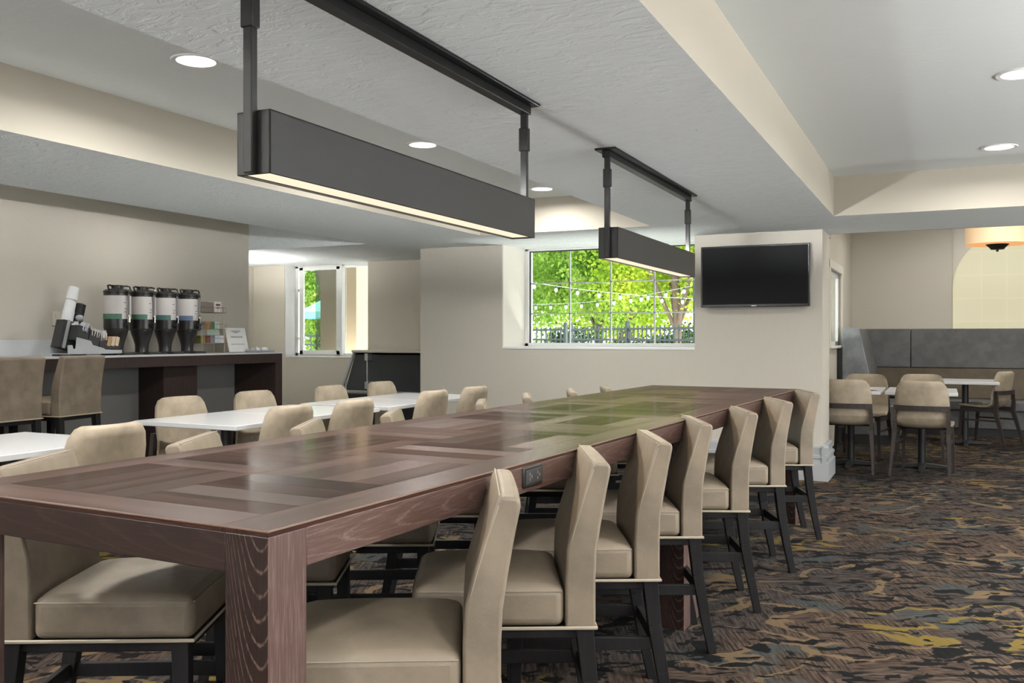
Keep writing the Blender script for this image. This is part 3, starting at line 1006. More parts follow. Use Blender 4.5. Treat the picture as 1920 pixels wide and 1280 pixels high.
def place_stool(topx, topy, rz, label, group, dz=0.0):
    # topx, topy: middle of the top of the backrest
    f = Vector((-math.sin(rz), math.cos(rz), 0))
    p = Vector((topx, topy, 0)) + f * .285
    if not used[0]:
        used[0] = True
        stool.location = p; stool.rotation_euler = (0, 0, rz); stool['label'] = label; stool['group'] = group
        return stool
    return again(stool, label, p, rz, group)
GR = 'tan stools along the right side of the communal tables'
right = [(-.945, 1.965, 118, 'largest tan leather stool, nearest the camera on the right of the table'),
         (-.940, 2.555, 117, 'second tan stool from the camera on the right, its back against the black table outlet'),
         (-.918, 3.107, 117, 'third tan stool from the camera on the right side of the communal table'),
         (-.938, 3.80, 115.5, 'fourth tan stool from the camera on the right, beside the joint of the two tables'),
         (-.865, 4.43, 113, 'fifth tan stool from the camera on the right side of the communal table'),
         (-.832, 5.23, 115, 'sixth tan stool from the camera on the right, last but one'),
         (-.790, 6.13, 112, 'farthest tan stool on the right, at the far end of the communal table')]
for x, y, a, lab in right:
    place_stool(x, y, R(a), lab, GR)
GL = 'tan stools along the left side of the communal tables'
left = [(-2.356, 1.75, -63, 'tan stool seen beneath the near end of the table at lower left'),
        (-2.348, 2.36, -63, 'second tan stool from the camera on the left side of the communal table'),
        (-2.342, 2.97, -63, 'third tan stool from the camera on the left side of the communal table'),
        (-2.345, 3.60, -64, 'fourth tan stool from the camera on the left side of the communal table'),
        (-2.275, 4.38, -64, 'fifth tan stool from the camera on the left side of the communal table'),
        (-2.275, 4.98, -64, 'sixth tan stool from the camera on the left side of the communal table'),
        (-2.21, 5.55, -65, 'seventh tan stool from the camera on the left side of the communal table'),
        (-2.15, 6.05, -65, 'farthest tan stool on the left side of the communal table')]
for x, y, a, lab in left:
    place_stool(x, y, R(a), lab, GL)

# taller stools at the coffee counter, seen from behind
def make_high_stool():
    c = copy_tree(stool)
    dz = .205
    for ch in c.children:
        nm = ch.name.split('.')[0]
        if nm in ('seat', 'backrest', 'piping', 'seat_rail'):
            ch.location.z += dz
        elif nm == 'leg':
            ch.scale.z = (.47 + dz) / .47
    return c
hs = make_high_stool()
hs['group'] = 'bar stools at the coffee counter'
f90 = lambda x, y: (x - .285, y, 0)
hs.location = f90(-5.93, 4.30); hs.rotation_euler = (0, 0, R(92)); hs['label'] = 'tan bar stool at the coffee counter, cut by the left edge of the picture'
again(hs, 'tan bar stool at the coffee counter in front of the condiment organizer', f90(-5.95, 4.83), R(98))

# ================================================================== DINING TABLES
def make_dining_table(name, label, cx_, cy_, sx, sy, group, z=.765, col=(0, 0)):
    t = thing(name, label, 'table', (cx_, cy_, 0), 0, group)
    top = MB().box(-sx / 2, sx / 2, -sy / 2, sy / 2, z - .028, z).build('tabletop', M['laminate'], t, bevel=.003)
    c0, c1 = col
    MB().box(c0 - .2, c0 + .2, c1 - .2, c1 + .2, z - .04, z - .028).build('top_plate', M['black_metal'], t)
    MB().cyl((c0, c1, .03), (c0, c1, z - .038), .036, n=20).build('column', M['black_metal'], t, smooth=40)
    for ang in (0, 90):
        m = MB()
        L = (sx if ang == 0 else sy) * .40
        for s in (-1, 1):
            mt = Matrix.Translation((c0, c1, 0)) @ Matrix.Rotation(R(ang), 4, 'Z')
            v = [(0, -.034, .012), (s * L, -.024, .012), (s * L, .024, .012), (0, .034, .012), (0, -.034, .055), (s * L, -.024, .03), (s * L, .024, .03), (0, .034, .055)]
            m.add(v, [(0, 3, 2, 1), (4, 5, 6, 7), (0, 1, 5, 4), (1, 2, 6, 5), (2, 3, 7, 6), (3, 0, 4, 7)], mt)
            m.lathe([(.016, 0), (.016, .013)], 10, mtx=mt @ Matrix.Translation((s * (L - .03), 0, 0)))
        m.build('base_foot', M['black_metal'], t)
    return t
GT = 'white dining tables in a row by the coffee counter'
TXc, TXs = -4.03, .80
for y0, y1, lab in ((2.52, 3.26, 'white dining table at the left edge of the picture, nearest the camera'),
                    (3.98, 4.70, 'second white dining table from the camera in the left row'),
                    (4.715, 5.44, 'white dining table third from the camera in the left row, pushed against the second'),
                    (5.55, 6.27, 'white dining table fourth from the camera in the left row'),
                    (6.285, 7.05, 'farthest white dining table of the left row, near the wall')):
    make_dining_table('dining_table', lab, TXc, (y0 + y1) / 2, TXs, y1 - y0, GT)
GB = 'white tables before the grey booth'
make_dining_table('dining_table', 'white table by the wall corner on the right, between two pairs of chairs', -.83, 9.62, .6, .88, GB, .757)
ta = make_dining_table('dining_table', 'white table in the middle of the right hand alcove, chair backs on its near side', -.185, 9.66, .62, .88, GB, .757)
make_dining_table('dining_table', 'white table farthest right, standing at the grey booth beside a lone chair', .24, 12.05, .68, .9, GB, .757)
mp = thing('menu_card', 'folded white paper lying on the white table by the wall corner', 'paper', (-.66, 9.42, .757), R(12))
m = MB(); m.add([(-.10, -.07, .001), (0, -.07, .012), (.10, -.07, .002), (.10, .07, .002), (0, .07, .012), (-.10, .07, .001)], [(0, 1, 4, 5), (1, 2, 3, 4)])
m.add([(-.10, -.07, 0), (0, -.07, .010), (.10, -.07, .0), (.10, .07, .0), (0, .07, .010), (-.10, .07, 0)], [(0, 1, 4, 5), (1, 2, 3, 4)])
m.build('sheet', M['paper'], mp)

# ================================================================== DINING CHAIRS
def make_chair():
    t = thing('dining_chair', '', 'chair')
    # centre line of the shell: front lip of the seat -> back of the seat -> top of the back
    path = [(.225, .447), (.215, .462), (.15, .463), (.05, .456), (-.05, .452), (-.12, .462), (-.165, .492), (-.192, .54), (-.208, .60), (-.222, .67), (-.238, .75), (-.252, .82), (-.260, .858), (-.262, .872)]
    def halfw(i):
        z = path[i][1]
        w = [.212, .225, .235, .238, .237, .235, .233, .232, .231, .230, .224, .208, .180, .150]
        return w[i]
    def shell(lo, hi, th, closed_lo, closed_hi):
        m = MB(); nx = 12
        idx = list(range(lo, hi + 1))
        front = []; back = []
        for i in idx:
            a = path[max(i - 1, 0)]; b = path[min(i + 1, len(path) - 1)]
            ty, tz = b[0] - a[0], b[1] - a[1]
            l = math.hypot(ty, tz); ny, nz = tz / l, -ty / l       # towards the sitter
            if nz < 0 and ny < 0: ny, nz = -ny, -nz
            hw = halfw(i); y, z = path[i]
            up = max(0, min(1, (z - .48) / .12))
            for k in range(nx + 1):
                u = k / nx * 2 - 1
                wrap = .050 * abs(u) ** 2.4 * up + .012 * abs(u) ** 3 * (1 - up)
                e = th / 2 * (1 - .55 * abs(u) ** 6)
                if i in (0, len(path) - 1): e *= .35
                px = u * hw
                yy = y + wrap * (1 if up > .3 else 0); zz = z + (wrap if up <= .3 else 0)
                front.append((px, yy + ny * e, zz + nz * e)); back.append((px, yy - ny * e, zz - nz * e))
        n = len(front); w = nx + 1; R_ = len(idx)
        f = []
        for j in range(R_ - 1):
            for k in range(nx):
                a = j * w + k
                f.append((a, a + 1, a + w + 1, a + w)); f.append((n + a, n + a + w, n + a + w + 1, n + a + 1))
            f.append((j * w, (j + 1) * w, n + (j + 1) * w, n + j * w)); f.append((j * w + nx, n + j * w + nx, n + (j + 1) * w + nx, (j + 1) * w + nx))
        for k in range(nx):
            f.append((k, n + k, n + k + 1, k + 1)); q = (R_ - 1) * w
            f.append((q + k, q + k + 1, n + q + k + 1, n + q + k))
        return m.add(front + back, f)
    shell(0, 7, .046, True, False).build('seat', M['leather2'], t, smooth=60)
    shell(7, 13, .046, False, True).build('backrest', M['leather2'], t, smooth=60)
    # wooden frame: rail behind the back, posts running into the splayed rear legs
    m = MB()
    pts = []
    for k in range(9):
        u = k / 8 * 2 - 1
        pts.append((u * .226, -.252 + .040 * abs(u) ** 2.4, .625))
    for a, b in zip(pts[:-1], pts[1:]):
        m.flatbar(a, b, .022, .046)
    m.build('back_rail', M['chair_wood'], t)
    for s in (-1, 1):
        m = MB()
        P_ = [(s * .222, -.208, .648), (s * .226, -.215, .50), (s * .226, -.205, .40), (s * .238, -.262, .2), (s * .248, -.315, 0)]
        W_ = [.03, .038, .046, .034, .024]
        for i in range(4):
            m.bar(P_[i], P_[i + 1], W_[i] * .8, W_[i + 1] * .8, W_[i], W_[i + 1])
        m.build('leg', M['chair_wood'], t)
        MB().bar((s * .205, .185, .44), (s * .222, .225, 0), .036, .022).build('leg', M['chair_wood'], t)
        MB().flatbar((s * .212, .19, .425), (s * .222, -.205, .42), .022, .05).build('seat_rail', M['chair_wood'], t)
        MB().flatbar((s * .213, .202, .30), (s * .232, -.232, .30), .016, .022).build('stretcher', M['chair_wood'], t)
    MB().flatbar((-.205, .185, .425), (.205, .185, .425), .022, .045).build('seat_rail', M['chair_wood'], t)
    return t
chair = make_chair()
used_c = [False]
def place_chair(tx, ty, deg, label, group):
    rz = R(deg)
    f = Vector((-math.sin(rz), math.cos(rz), 0))
    p = Vector((tx, ty, 0)) + f * .262
    if not used_c[0]:
        used_c[0] = True
        chair.location = p; chair.rotation_euler = (0, 0, rz); chair['label'] = label; chair['group'] = group
        return chair
    return again(chair, label, p, rz, group)
GC = 'beige dining chairs round the left row of white tables'
place_chair(-3.42, 2.98, 90, 'large beige chair back between the near white table and the communal table', GC)
place_chair(-3.40, 2.20, 90, 'beige chair back just showing at the left edge before the near white table', GC)
place_chair(-4.66, 4.52, -90, 'beige chair facing us behind the sharp left corner of the second white table', GC)
place_chair(-4.66, 5.24, -90, 'beige chair facing us in front of the dark end of the coffee counter', GC)
place_chair(-4.60, 6.08, -90, 'beige chair facing us, left of the black slanted cabinet', GC)
place_chair(-4.60, 6.83, -90, 'beige chair facing us directly before the black slanted cabinet', GC)
place_chair(-3.42, 4.27, 90, 'beige chair back on the right side of the second white table', GC)
place_chair(-3.36, 4.83, 90, 'beige chair back on the right side of the third white table', GC)
place_chair(-3.42, 5.93, 90, 'beige chair back on the right of the fourth white table, against the plain wall', GC)
place_chair(-3.40, 6.56, 90, 'farthest beige chair back of the left row, right of the last white table', GC)
GD = 'beige chairs at the tables by the booth'
place_chair(-.83, 9.02, 0, 'beige chair seen from behind, half hidden by the wall corner', GD)
place_chair(-.74, 10.52, 172, 'beige chair facing us behind the white table by the wall corner', GD)
place_chair(-.185, 8.98, -7, 'beige chair seen from behind in the middle of the right hand alcove', GD)
place_chair(-.20, 10.72, 178, 'beige chair facing us, its top just showing behind the middle chair back', GD)
place_chair(.70, 12.02, 64, 'beige chair in side view alone at the right edge, turned to the booth', GD)

# ================================================================== TELEVISION
tv = thing('television', 'black flat screen television mounted on the beige wall', 'television', (0, YT, 0))
x0, x1, z0, z1 = -2.030, -1.062, 1.545, 2.105
m = MB(); m.box(x0, x1, -.085, -.045, z0, z1); m.box(x0 + .1, x1 - .1, -.05, -.028, z0 + .06, z1 - .06)
m.build('case', M['tv_case'], tv, bevel=.004)
MB().box(x0 + .014, x1 - .014, -.0868, -.0845, z0 + .024, z1 - .014).build('screen', M['tv_screen'], tv)
MB().box((x0 + x1) / 2 - .022, (x0 + x1) / 2 + .022, -.0875, -.085, z0 + .007, z0 + .014).build('emblem', M['alu'], tv)
MB().box(-1.7, -1.4, -.03, 0, 1.68, 1.98).build('wall_bracket', M['black_metal'], tv)

# ================================================================== COFFEE COUNTER
CX, CY, CZ = -6.28, 7.58, 1.115
bc = thing('coffee_counter', 'long dark wood coffee counter with white top along the left wall', 'counter', (XL, 0, 0))
D = CX - XL
MB().box(0, D + .004, Y0 + 4.2, CY, CZ - .016, CZ).build('countertop', M['quartz'], bc, bevel=.002)
MB().box(D - .04, D, Y0 + 4.2, CY, CZ - .108, CZ - .016).build('apron', M['espresso'], bc, bevel=.002)
MB().box(.005, D, CY - .10, CY, 0, CZ - .108).build('end_panel', M['espresso'], bc, bevel=.002)
MB().box(.0, D - .04, CY - .10, CY - .002, CZ - .108, CZ - .016).build('end_rail', M['espresso'], bc)
for y in (6.2, 4.2, 2.2):
    MB().box(.06, D - .24, y, y + .42, 0, CZ - .108).build('support_panel', M['espresso'], bc, bevel=.002)
MB().box(.0, .06, Y0 + 4.2, CY - .1, 0, CZ - .108).build('back_panel', M['grey_panel'], bc)
MB().box(.0, .02, Y0 + 4.2, 5.36, CZ, CZ + .135).build('backsplash', M['quartz'], bc, bevel=.002)

# coffee dispensers
def make_dispenser(band, band_name):
    t = thing('coffee_dispenser', '', 'coffee dispenser')
    m = MB()
    m.lathe([(.105, 0), (.11, .006), (.11, .016), (.10, .02), (.05, .022)], 28)
    m.lathe([(.058, .02), (.056, .045), (.060, .09), (.074, .14), (.090, .185), (.098, .215), (.098, .225), (0, .225)], 28, c=(-.01, 0, 0))
    m.box(.02, .16, -.07, .07, 0, .014)
    m.build('stand', M['thermos'], t, smooth=35)
    m = MB(); m.lathe([(0, .222), (.104, .222), (.112, .232), (.113, .31), (.113, .545), (0, .545)], 32)
    m.build('tank', M['thermos'], t, smooth=35)
    m = MB(); m.lathe([(.1136, .345), (.115, .345), (.115, .52), (.1136, .52)], 32); lb = m.build('label_band', M['label'], t, smooth=35)
    def arcband(r0, r1, a0, a1, z0, z1, name, mat, par):
        m = MB(); v = []; f = []; k = 14
        for i in range(k + 1):
            a = R(a0 + (a1 - a0) * i / k)
            for r_ in (r0, r1):
                for z in (z0, z1):
                    v.append((r_ * math.cos(a), r_ * math.sin(a), z))
        for i in range(k):
            b = i * 4; c = b + 4
            f += [(b + 2, b + 3, c + 3, c + 2), (b, c, c + 1, b + 1), (b, b + 2, c + 2, c), (b + 1, c + 1, c + 3, b + 3)]
        f += [(0, 1, 3, 2), (k * 4, k * 4 + 2, k * 4 + 3, k * 4 + 1)]
        return m.add(v, f).build(name, M[mat], par, smooth=35)
    arcband(.1136, .1152, -180, -22, .315, .360, 'colour_band', band, lb)
    arcband(.1136, .1150, -22, 60, .315, .345, 'label_corner', 'label', lb)
    for z, a in ((.455, -14), (.40, -10), (.375, -12)):
        arcband(.1150, .1156, a, a + 10, z, z + .006, 'print_line', 'ink', lb)
    lid = MB().lathe([(.113, .545), (.116, .55), (.116, .562), (.10, .575), (.07, .582), (.05, .584), (.05, .610), (.045, .614), (0, .614)], 32).build('lid', M['thermos'], t, smooth=30)
    for s in (-1, 1):
        m = MB(); m.tube([(.03, s * .098, .565), (.03, s * .118, .575), (.02, s * .118, .604), (.01, s * .095, .610), (0, s * .05, .606)], .008, 6)
        m.build('lid_handle', M['thermos'], t, smooth=50)
    m = MB(); m.tube([(.128, .012, .25), (.128, .012, .545)], .0075, 8)
    m.build('sight_tube', M['grey_pack'], t, smooth=50)
    m = MB(); m.box(.108, .136, -.002, .026, .235, .26); m.box(.108, .136, -.002, .026, .535, .56)
    m.build('tube_bracket', M['thermos'], t, bevel=.003)
    fc = MB(); fc.cyl((.10, -.02, .262), (.175, -.02, .262), .012); fc.cyl((.165, -.02, .285), (.165, -.02, .215), .011, .008)
    fo = fc.build('faucet', M['thermos'], t, smooth=40)
    m = MB(); m.box(.156, .176, -.026, -.014, .285, .335); m.lathe([(.0, .33), (.013, .335), (.014, .348), (0, .356)], 12, c=(.166, -.02, 0))
    m.build('tap_lever', M['chrome'], fo, smooth=40)
    MB().box(.05, .16, -.06, .06, .014, .022).build('drip_tray', M['dark_plastic'], t)
    return t
dsp = [('green', 5.73, 'first black coffee dispenser from the left on the counter, green label band'),
       ('green', 6.01, 'second black coffee dispenser from the left on the counter'),
       ('teal_band', 6.285, 'third black coffee dispenser from the left on the counter, teal label band'),
       ('blue', 6.56, 'right-hand black coffee dispenser on the counter, with the blue label band')]
for band, y, lab in dsp:
    t = make_dispenser(band, '')
    t.location = (-6.58, y, CZ); t['label'] = lab; t['group'] = 'coffee dispensers on the counter'

# condiment organizer (long axis along y, higher to the left, i.e. smaller y)
OX, OY = -6.56, 5.13
og = thing('condiment_organizer', 'stepped grey acrylic organizer with black bins at the left of the counter', 'organizer', (OX, OY, CZ))
hx = .105
for s in (-1, 1):
    m = MB(); m.prism([(.0, .02), (.54, .02), (.54, .045), (.37, .05), (.35, .062), (.24, .09), (.22, .125), (.085, .155), (.072, .06), (.05, .06), (.042, .09), (.0, .09)], s * hx - .003, s * hx + .003, 'x')
    m.build('side_panel', M['acrylic'], og)
MB().box(-hx, hx, 0, .54, .014, .022).build('base_tray', M['acrylic'], og)
for y in (.02, .17, .50):
    MB().box(-hx, hx, y, y + .012, 0, .016).build('foot', M['bin'], og)
def bin_(xa, xb, y, z, ly, h, tilt):
    m = MB(); t_ = .004
    m.box(xa, xb, 0, ly, 0, t_); m.box(xa, xa + t_, 0, ly, 0, h); m.box(xb - t_, xb, 0, ly, 0, h)
    m.box(xa + t_, xb - t_, 0, t_, 0, h); m.box(xa + t_, xb - t_, ly - t_, ly, 0, h)
    o = m.build('bin', M['bin'], og, loc=(0, y, z))
    o.rotation_euler = (R(tilt), 0, 0)
    return o
bin_(-hx + .004, -.004, .0, .075, .23, .235, -14)
bin_(.0, hx - .006, .085, .135, .108, .125, -14)
bin_(.0, hx - .006, .195, .095, .108, .125, -14)
bin_(.0, hx - .006, .315, .05, .215, .075, 0)
sl = MB().box(-.005, .001, .03, .058, .0, .24).build('slot_window', M['acrylic'], og, loc=(0, .0, .075)); sl.rotation_euler = (R(-14), 0, 0)
OGW = Matrix.Translation((OX, OY, CZ))
# foam cups, upside down, in a leaning sleeve
def make_cup(mat):
    m = MB()
    m.lathe([(.040, .108), (.0455, .002), (.0485, .0), (.0485, .008), (.0455, .009), (.041, .110), (.039, .112), (0, .112)], 20)
    return m.mesh('foam_cup', mat, 40)
cup_me = make_cup(M['foam'])
lean = R(-14)
ax = Vector((0, math.sin(-lean), math.cos(lean)))
p0 = Vector((OX - .055, OY + .112, CZ + .272))
for k in range(7):
    s_ = k * .018 if k < 6 else .202
    o = inst('foam_cup', cup_me, None, p0 + ax * s_, (lean, 0, 0))
    if k < 6:
        tag(o, 'white foam cup nested in the leaning cup stack on the condiment organizer', 'cup', 'foam cups in the leaning stack')
    else:
        tag(o, 'white foam cup standing proud on top of the leaning cup stack', 'cup', 'foam cups in the leaning stack')
# black lids stacked beside the cups
lid_me = MB().lathe([(.046, 0), (.047, .006), (.040, .010), (.036, .014), (0, .014)], 20).mesh('cup_lid', M['black_plastic'], 40)
q0 = Vector((OX - .055, OY + .212, CZ + .282))
for k in range(15):
    o = inst('cup_lid', lid_me, None, q0 + ax * k * .0105, (lean, 0, 0))
    tag(o, 'black cup lid stacked beside the foam cups on the condiment organizer', 'cup lid', 'black lids beside the foam cups')
o = MB().lathe([(0, 0), (.02, .003), (.032, .018), (.034, .034), (.022, .05), (.0, .055)], 12).build('napkin_ball', M['acrylic'], None, smooth=60)
o.location = (OX - .01, OY + .205, CZ + .290)
tag(o, 'grey rounded lid dispenser knob in front of the stacked black lids', 'lid')
# paper packets in the bins
pk = {c: MB().cbox((0, 0, .03), (.05, .004, .062)).mesh('sugar_packet', M[c]) for c in ('white_pack', 'blue_pack', 'pink_pack', 'tan_pack')}
random.seed(3)
def packets(y, z, ly, h, tilt, n, cols, label, group, name='sugar_packet'):
    Tm = OGW @ Matrix.Translation((0, y, z)) @ Matrix.Rotation(R(tilt), 4, 'X')
    for k in range(n):
        yy = .012 + (ly - .024) * (k + .5) / n
        xx = random.choice((.028, .074)) + random.uniform(-.006, .006)
        mt = Tm @ Matrix.Translation((xx, yy, h - .035 + random.uniform(-.012, .012))) @ Matrix.Rotation(random.uniform(-.3, .3), 4, 'X') @ Matrix.Rotation(random.uniform(-.25, .25), 4, 'Y')
        o = bpy.data.objects.new(name, pk[cols[k % len(cols)]]); COL.objects.link(o)
        o.matrix_world = mt
        tag(o, label, 'sugar packet', group)
packets(.085, .135, .108, .125, -14, 18, ('white_pack', 'blue_pack'), 'white or pale blue packet in the upper bin of the condiment organizer', 'packets in the upper bin')
packets(.195, .095, .108, .125, -14, 18, ('pink_pack', 'white_pack'), 'pale pink or white packet in the middle bin of the condiment organizer', 'packets in the middle bin')
packets(.32, .05, .08, .125, 0, 10, ('white_pack', 'pink_pack'), 'cream packet at the rear of the lowest bin of the condiment organizer', 'cream packets in the lowest bin')
kb = {c: MB().cbox((0, 0, .035), (.048, .030, .075)).mesh('sugar_box', M[c]) for c in ('kraft', 'tan_pack')}
for k, lab in enumerate(('brown packet bundle at the back of the lowest bin of the organizer', 'brown packet bundle in the middle of the lowest bin of the organizer', 'tan packet bundle at the front of the lowest bin of the organizer')):
    o = MB().cbox((0, 0, .035), (.10, .036, .08)).build('packet_bundle', [M['kraft'] if k == 0 else M['tan_pack']], None, bevel=.003)
    o.location = (OX + .052, OY + .405 + k * .042, CZ + .085); o.rotation_euler = (R(-14), 0, 0)
    tag(o, lab, 'packet', 'brown packet bundles in the organizer')

# wire tea rack
rk = thing('tea_rack', 'three tier copper wire tea rack right of the coffee dispensers', 'rack', (-6.62, 6.70, CZ))
lx, ly = .07, .34
m = MB()
for s in (-1, 1):
    for y in (0.02, ly - .02):
        m.tube([(s * lx, y, 0), (s * lx * .8, y, .46)], .003, 5)
    m.tube([(s * lx, .02, .006), (s * lx, ly - .02, .006)], .003, 5)
m.tube([(lx, .02, .02), (lx, .02, .09), (lx, ly - .02, .09), (lx, ly - .02, .02)], .003, 5)
m.build('frame', M['copper'], rk)
TIER = (.095, .235, .40)
for z in TIER:
    m = MB()
    q = lx + .01
    m.tube([(-q, 0, z), (q, 0, z), (q, ly, z), (-q, ly, z)], .003, 5, closed=True)
    m.tube([(-q, 0, z + .05), (q, 0, z + .05), (q, ly, z + .05), (-q, ly, z + .05)], .0025, 5, closed=True)
    for k in range(9):
        y = ly * k / 8
        m.tube([(-q, y, z), (q, y, z), (q, y, z + .05)], .0018, 4)
    m.build('basket', M['copper'], rk)
tea = {}
def tea_box(c):
    if c not in tea:
        tea[c] = MB().cbox((0, 0, .036), (.11, .06, .072)).mesh('tea_box', M[c])
    return tea[c]
rows = [(TIER[0], [('olive_pack', 'olive green'), ('maroon_pack', 'maroon'), ('grey_pack', 'dark grey'), ('blue_pack', 'pale blue'), ('white_pack', 'white')], 'lowest'),
        (TIER[1], [('grey_pack', 'dark grey'), ('orange_pack', 'orange brown'), ('green_pack', 'green'), ('mint_pack', 'mint')], 'middle')]
for z, cols, nm in rows:
    for k, (c, cn) in enumerate(cols):
        o = inst('tea_box', tea_box(c), None, (-6.62, 6.70 + .04 + k * .065, CZ + z + .004))
        tag(o, '%s tea packet block in the %s tier of the wire rack' % (cn, nm), 'tea packet', 'tea packets in the wire rack')
o = MB().cbox((0, 0, .05), (.09, .18, .10)).build('tea_box', M['taupe_pack'], None, bevel=.003); o.location = (-6.62, 6.70 + .11, CZ + TIER[2] + .004)
tag(o, 'taupe tea carton on the top tier of the wire rack', 'tea packet', 'tea packets in the wire rack')
o = thing('tea_box', 'white and red printed tea carton on the top tier of the wire rack', 'tea packet', (-6.62, 6.70 + .255, CZ + TIER[2] + .004), 0, 'tea packets in the wire rack')
MB().cbox((0, 0, .054), (.09, .10, .108)).build('carton', M['white_pack'], o, bevel=.003)
m = MB(); m.cbox((.0455, 0, .075), (.001, .06, .018)); m.cbox((.0455, .0, .045), (.001, .045, .012))
m.build('print_block', M['maroon_pack'], o)
o = MB().cbox((0, 0, .06), (.004, .17, .11)).build('tea_card', M['mint_pack'], None); o.location = (-6.60, 6.92, CZ + TIER[0] + .078 - .0)
o.rotation_euler = (0, R(-8), 0); tag(o, 'pale green and white card leaning in the wire rack between its tiers', 'card')

# sign in an acrylic holder
sg = thing('sign_holder', 'white printed sign leaning in a clear acrylic holder at the end of the counter', 'sign', (-6.52, 7.20, CZ), R(0))
tl = Matrix.Rotation(R(-14), 4, 'Y')
MB().box(-.002, .002, -.15, .15, .0, .262, tl).build('acrylic_back', M['clear'], sg)
MB().box(.0025, .004, -.145, .145, .004, .258, tl).build('sheet', M['paper'], sg)
m = MB()
for z, w_ in ((.225, .07), (.215, .055), (.205, .03), (.165, .085), (.157, .085), (.085, .10)):
    m.box(.0042, .0048, -w_, w_, z - .0022, z + .0022, tl)
m.build('print_line', M['ink'], sg)
MB().box(-.01, .09, -.15, .15, 0, .004).build('acrylic_foot', M['clear'], sg)
# tray with crumpled wrappers
tr = thing('wrapper_tray', 'clear tray of crumpled white wrappers at the right end of the counter', 'tray', (-6.42, 7.40, CZ))
m = MB(); m.box(-.08, .08, -.13, .13, 0, .004); m.box(-.08, -.076, -.13, .13, 0, .022); m.box(.076, .08, -.13, .13, 0, .022); m.box(-.08, .08, -.13, -.126, 0, .022); m.box(-.08, .08, .126, .13, 0, .022)
m.build('tray', M['acrylic'], tr)
random.seed(11)
for k in range(5):
    bm = bmesh.new(); bmesh.ops.create_icosphere(bm, subdivisions=2, radius=.036)
    for v in bm.verts:
        v.co *= random.uniform(.72, 1.15); v.co.z *= .7
    me = bpy.data.meshes.new('wrapper'); bm.to_mesh(me); bm.free(); me.materials.append(M['foam'] if k % 2 else M['acrylic'])
    inst('wrapper', me, tr, (random.uniform(-.03, .03), -.09 + k * .045, .028))

# wall outlet behind the organizer
ol = thing('wall_outlet', 'ivory outlet plate on the wall behind the foam cups', 'outlet', (XL, 5.37, 1.43))
MB().box(0, .007, -.04, .04, -.062, .062).build('cover_plate', M['ivory'], ol, bevel=.003)
m = MB(); m.box(.006, .010, -.018, .018, .008, .042); m.box(.006, .010, -.018, .018, -.042, -.008)
m.build('socket', M['ivory'], ol, bevel=.002)

# ================================================================== BLACK SLANTED CABINET IN THE NOOK
cb = thing('slanted_cabinet', 'low black cabinet with slanted side and cream ledge under the nook window', 'cabinet', (0, 8.86, 0))
ca, cbx = -6.60, -5.13
zt = 1.115
m = MB(); m.prism([(ca - .06, 0), (cbx, 0), (cbx, .60), (ca - .06, .60)], .02, .56, 'y')
m.build('carcass', M['black_plastic'], cb)
m = MB(); m.prism([(ca - .02, .60), (cbx, .60), (cbx, zt - .03), (ca + .14, zt - .03)], .30, .36, 'y')
m.build('back_panel', M['slate'], cb)
m = MB()
m.prism([(ca - .075, 0), (ca - .045, 0), (ca - .045, .62), (ca - .005, .72), (ca + .155, zt), (ca + .125, zt), (ca - .035, .72), (ca - .075, .62)], .27, .30, 'y')
m.build('slanted_side', M['acrylic'], cb, bevel=.002)
MB().box(ca + .13, cbx, .22, .70, zt - .03, zt).build('ledge', M['cream'], cb, bevel=.004)
MB().box(ca + .16, cbx, .30, .345, zt - .055, zt - .03).build('ledge_trim', M['cream'], cb)
MB().box(ca - .045, cbx, .22, .30, .60, .625).build('shelf_edge', M['alu'], cb, bevel=.002)
gx = -6.24
m = MB(); m.cyl((gx, .22, .70), (gx, .22, 1.02), .007, n=8); m.build('glass_post', M['alu'], cb, smooth=40)
for z in (.69, 1.03):
    MB().box(gx - .022, gx + .022, .195, .30, z - .04, z + .045).build('clamp', M['alu'], cb, bevel=.004)
MB().cyl((ca + .03, .25, .625), (ca + .03, .25, .74), .008, n=8).build('peg', M['alu'], cb, smooth=40)

# ================================================================== BOOTH
bt = thing('booth_bench', 'grey upholstered booth bench with brown lower back along the alcove wall', 'bench', (0, 0, 0))
BX0, BX1 = -1.10, 4.3
MB().box(BX0, BX1, 13.10, 13.56, 0, .10).build('plinth', M['black_plastic'], bt)
MB().box(BX0, BX1, 13.03, 13.58, .10, .33).build('seat_base', M['grey_fabric'], bt, bevel=.01)
for a, b in ((-.55, 1.35), (1.36, 2.9), (2.91, 4.3)):
    MB().box(a, b, 13.0, 13.48, .33, .46).build('seat_cushion', M['grey_fabric'], bt, bevel=.02, seg=3)
m = MB(); m.prism([(13.40, .46), (13.58, .46), (13.58, .86), (13.47, .86)], -.9, BX1, 'x'); m.build('lower_back', M['brown_fabric'], bt, bevel=.01)
for a, b in ((-.99, -.40), (-.394, 1.40), (1.406, 2.9), (2.906, 4.3)):
    m = MB(); m.prism([(13.46, .86), (13.585, .86), (13.585, 1.385), (13.50, 1.385)], a, b, 'x'); m.build('back_panel', M['grey_fabric'], bt, bevel=.012, seg=3)
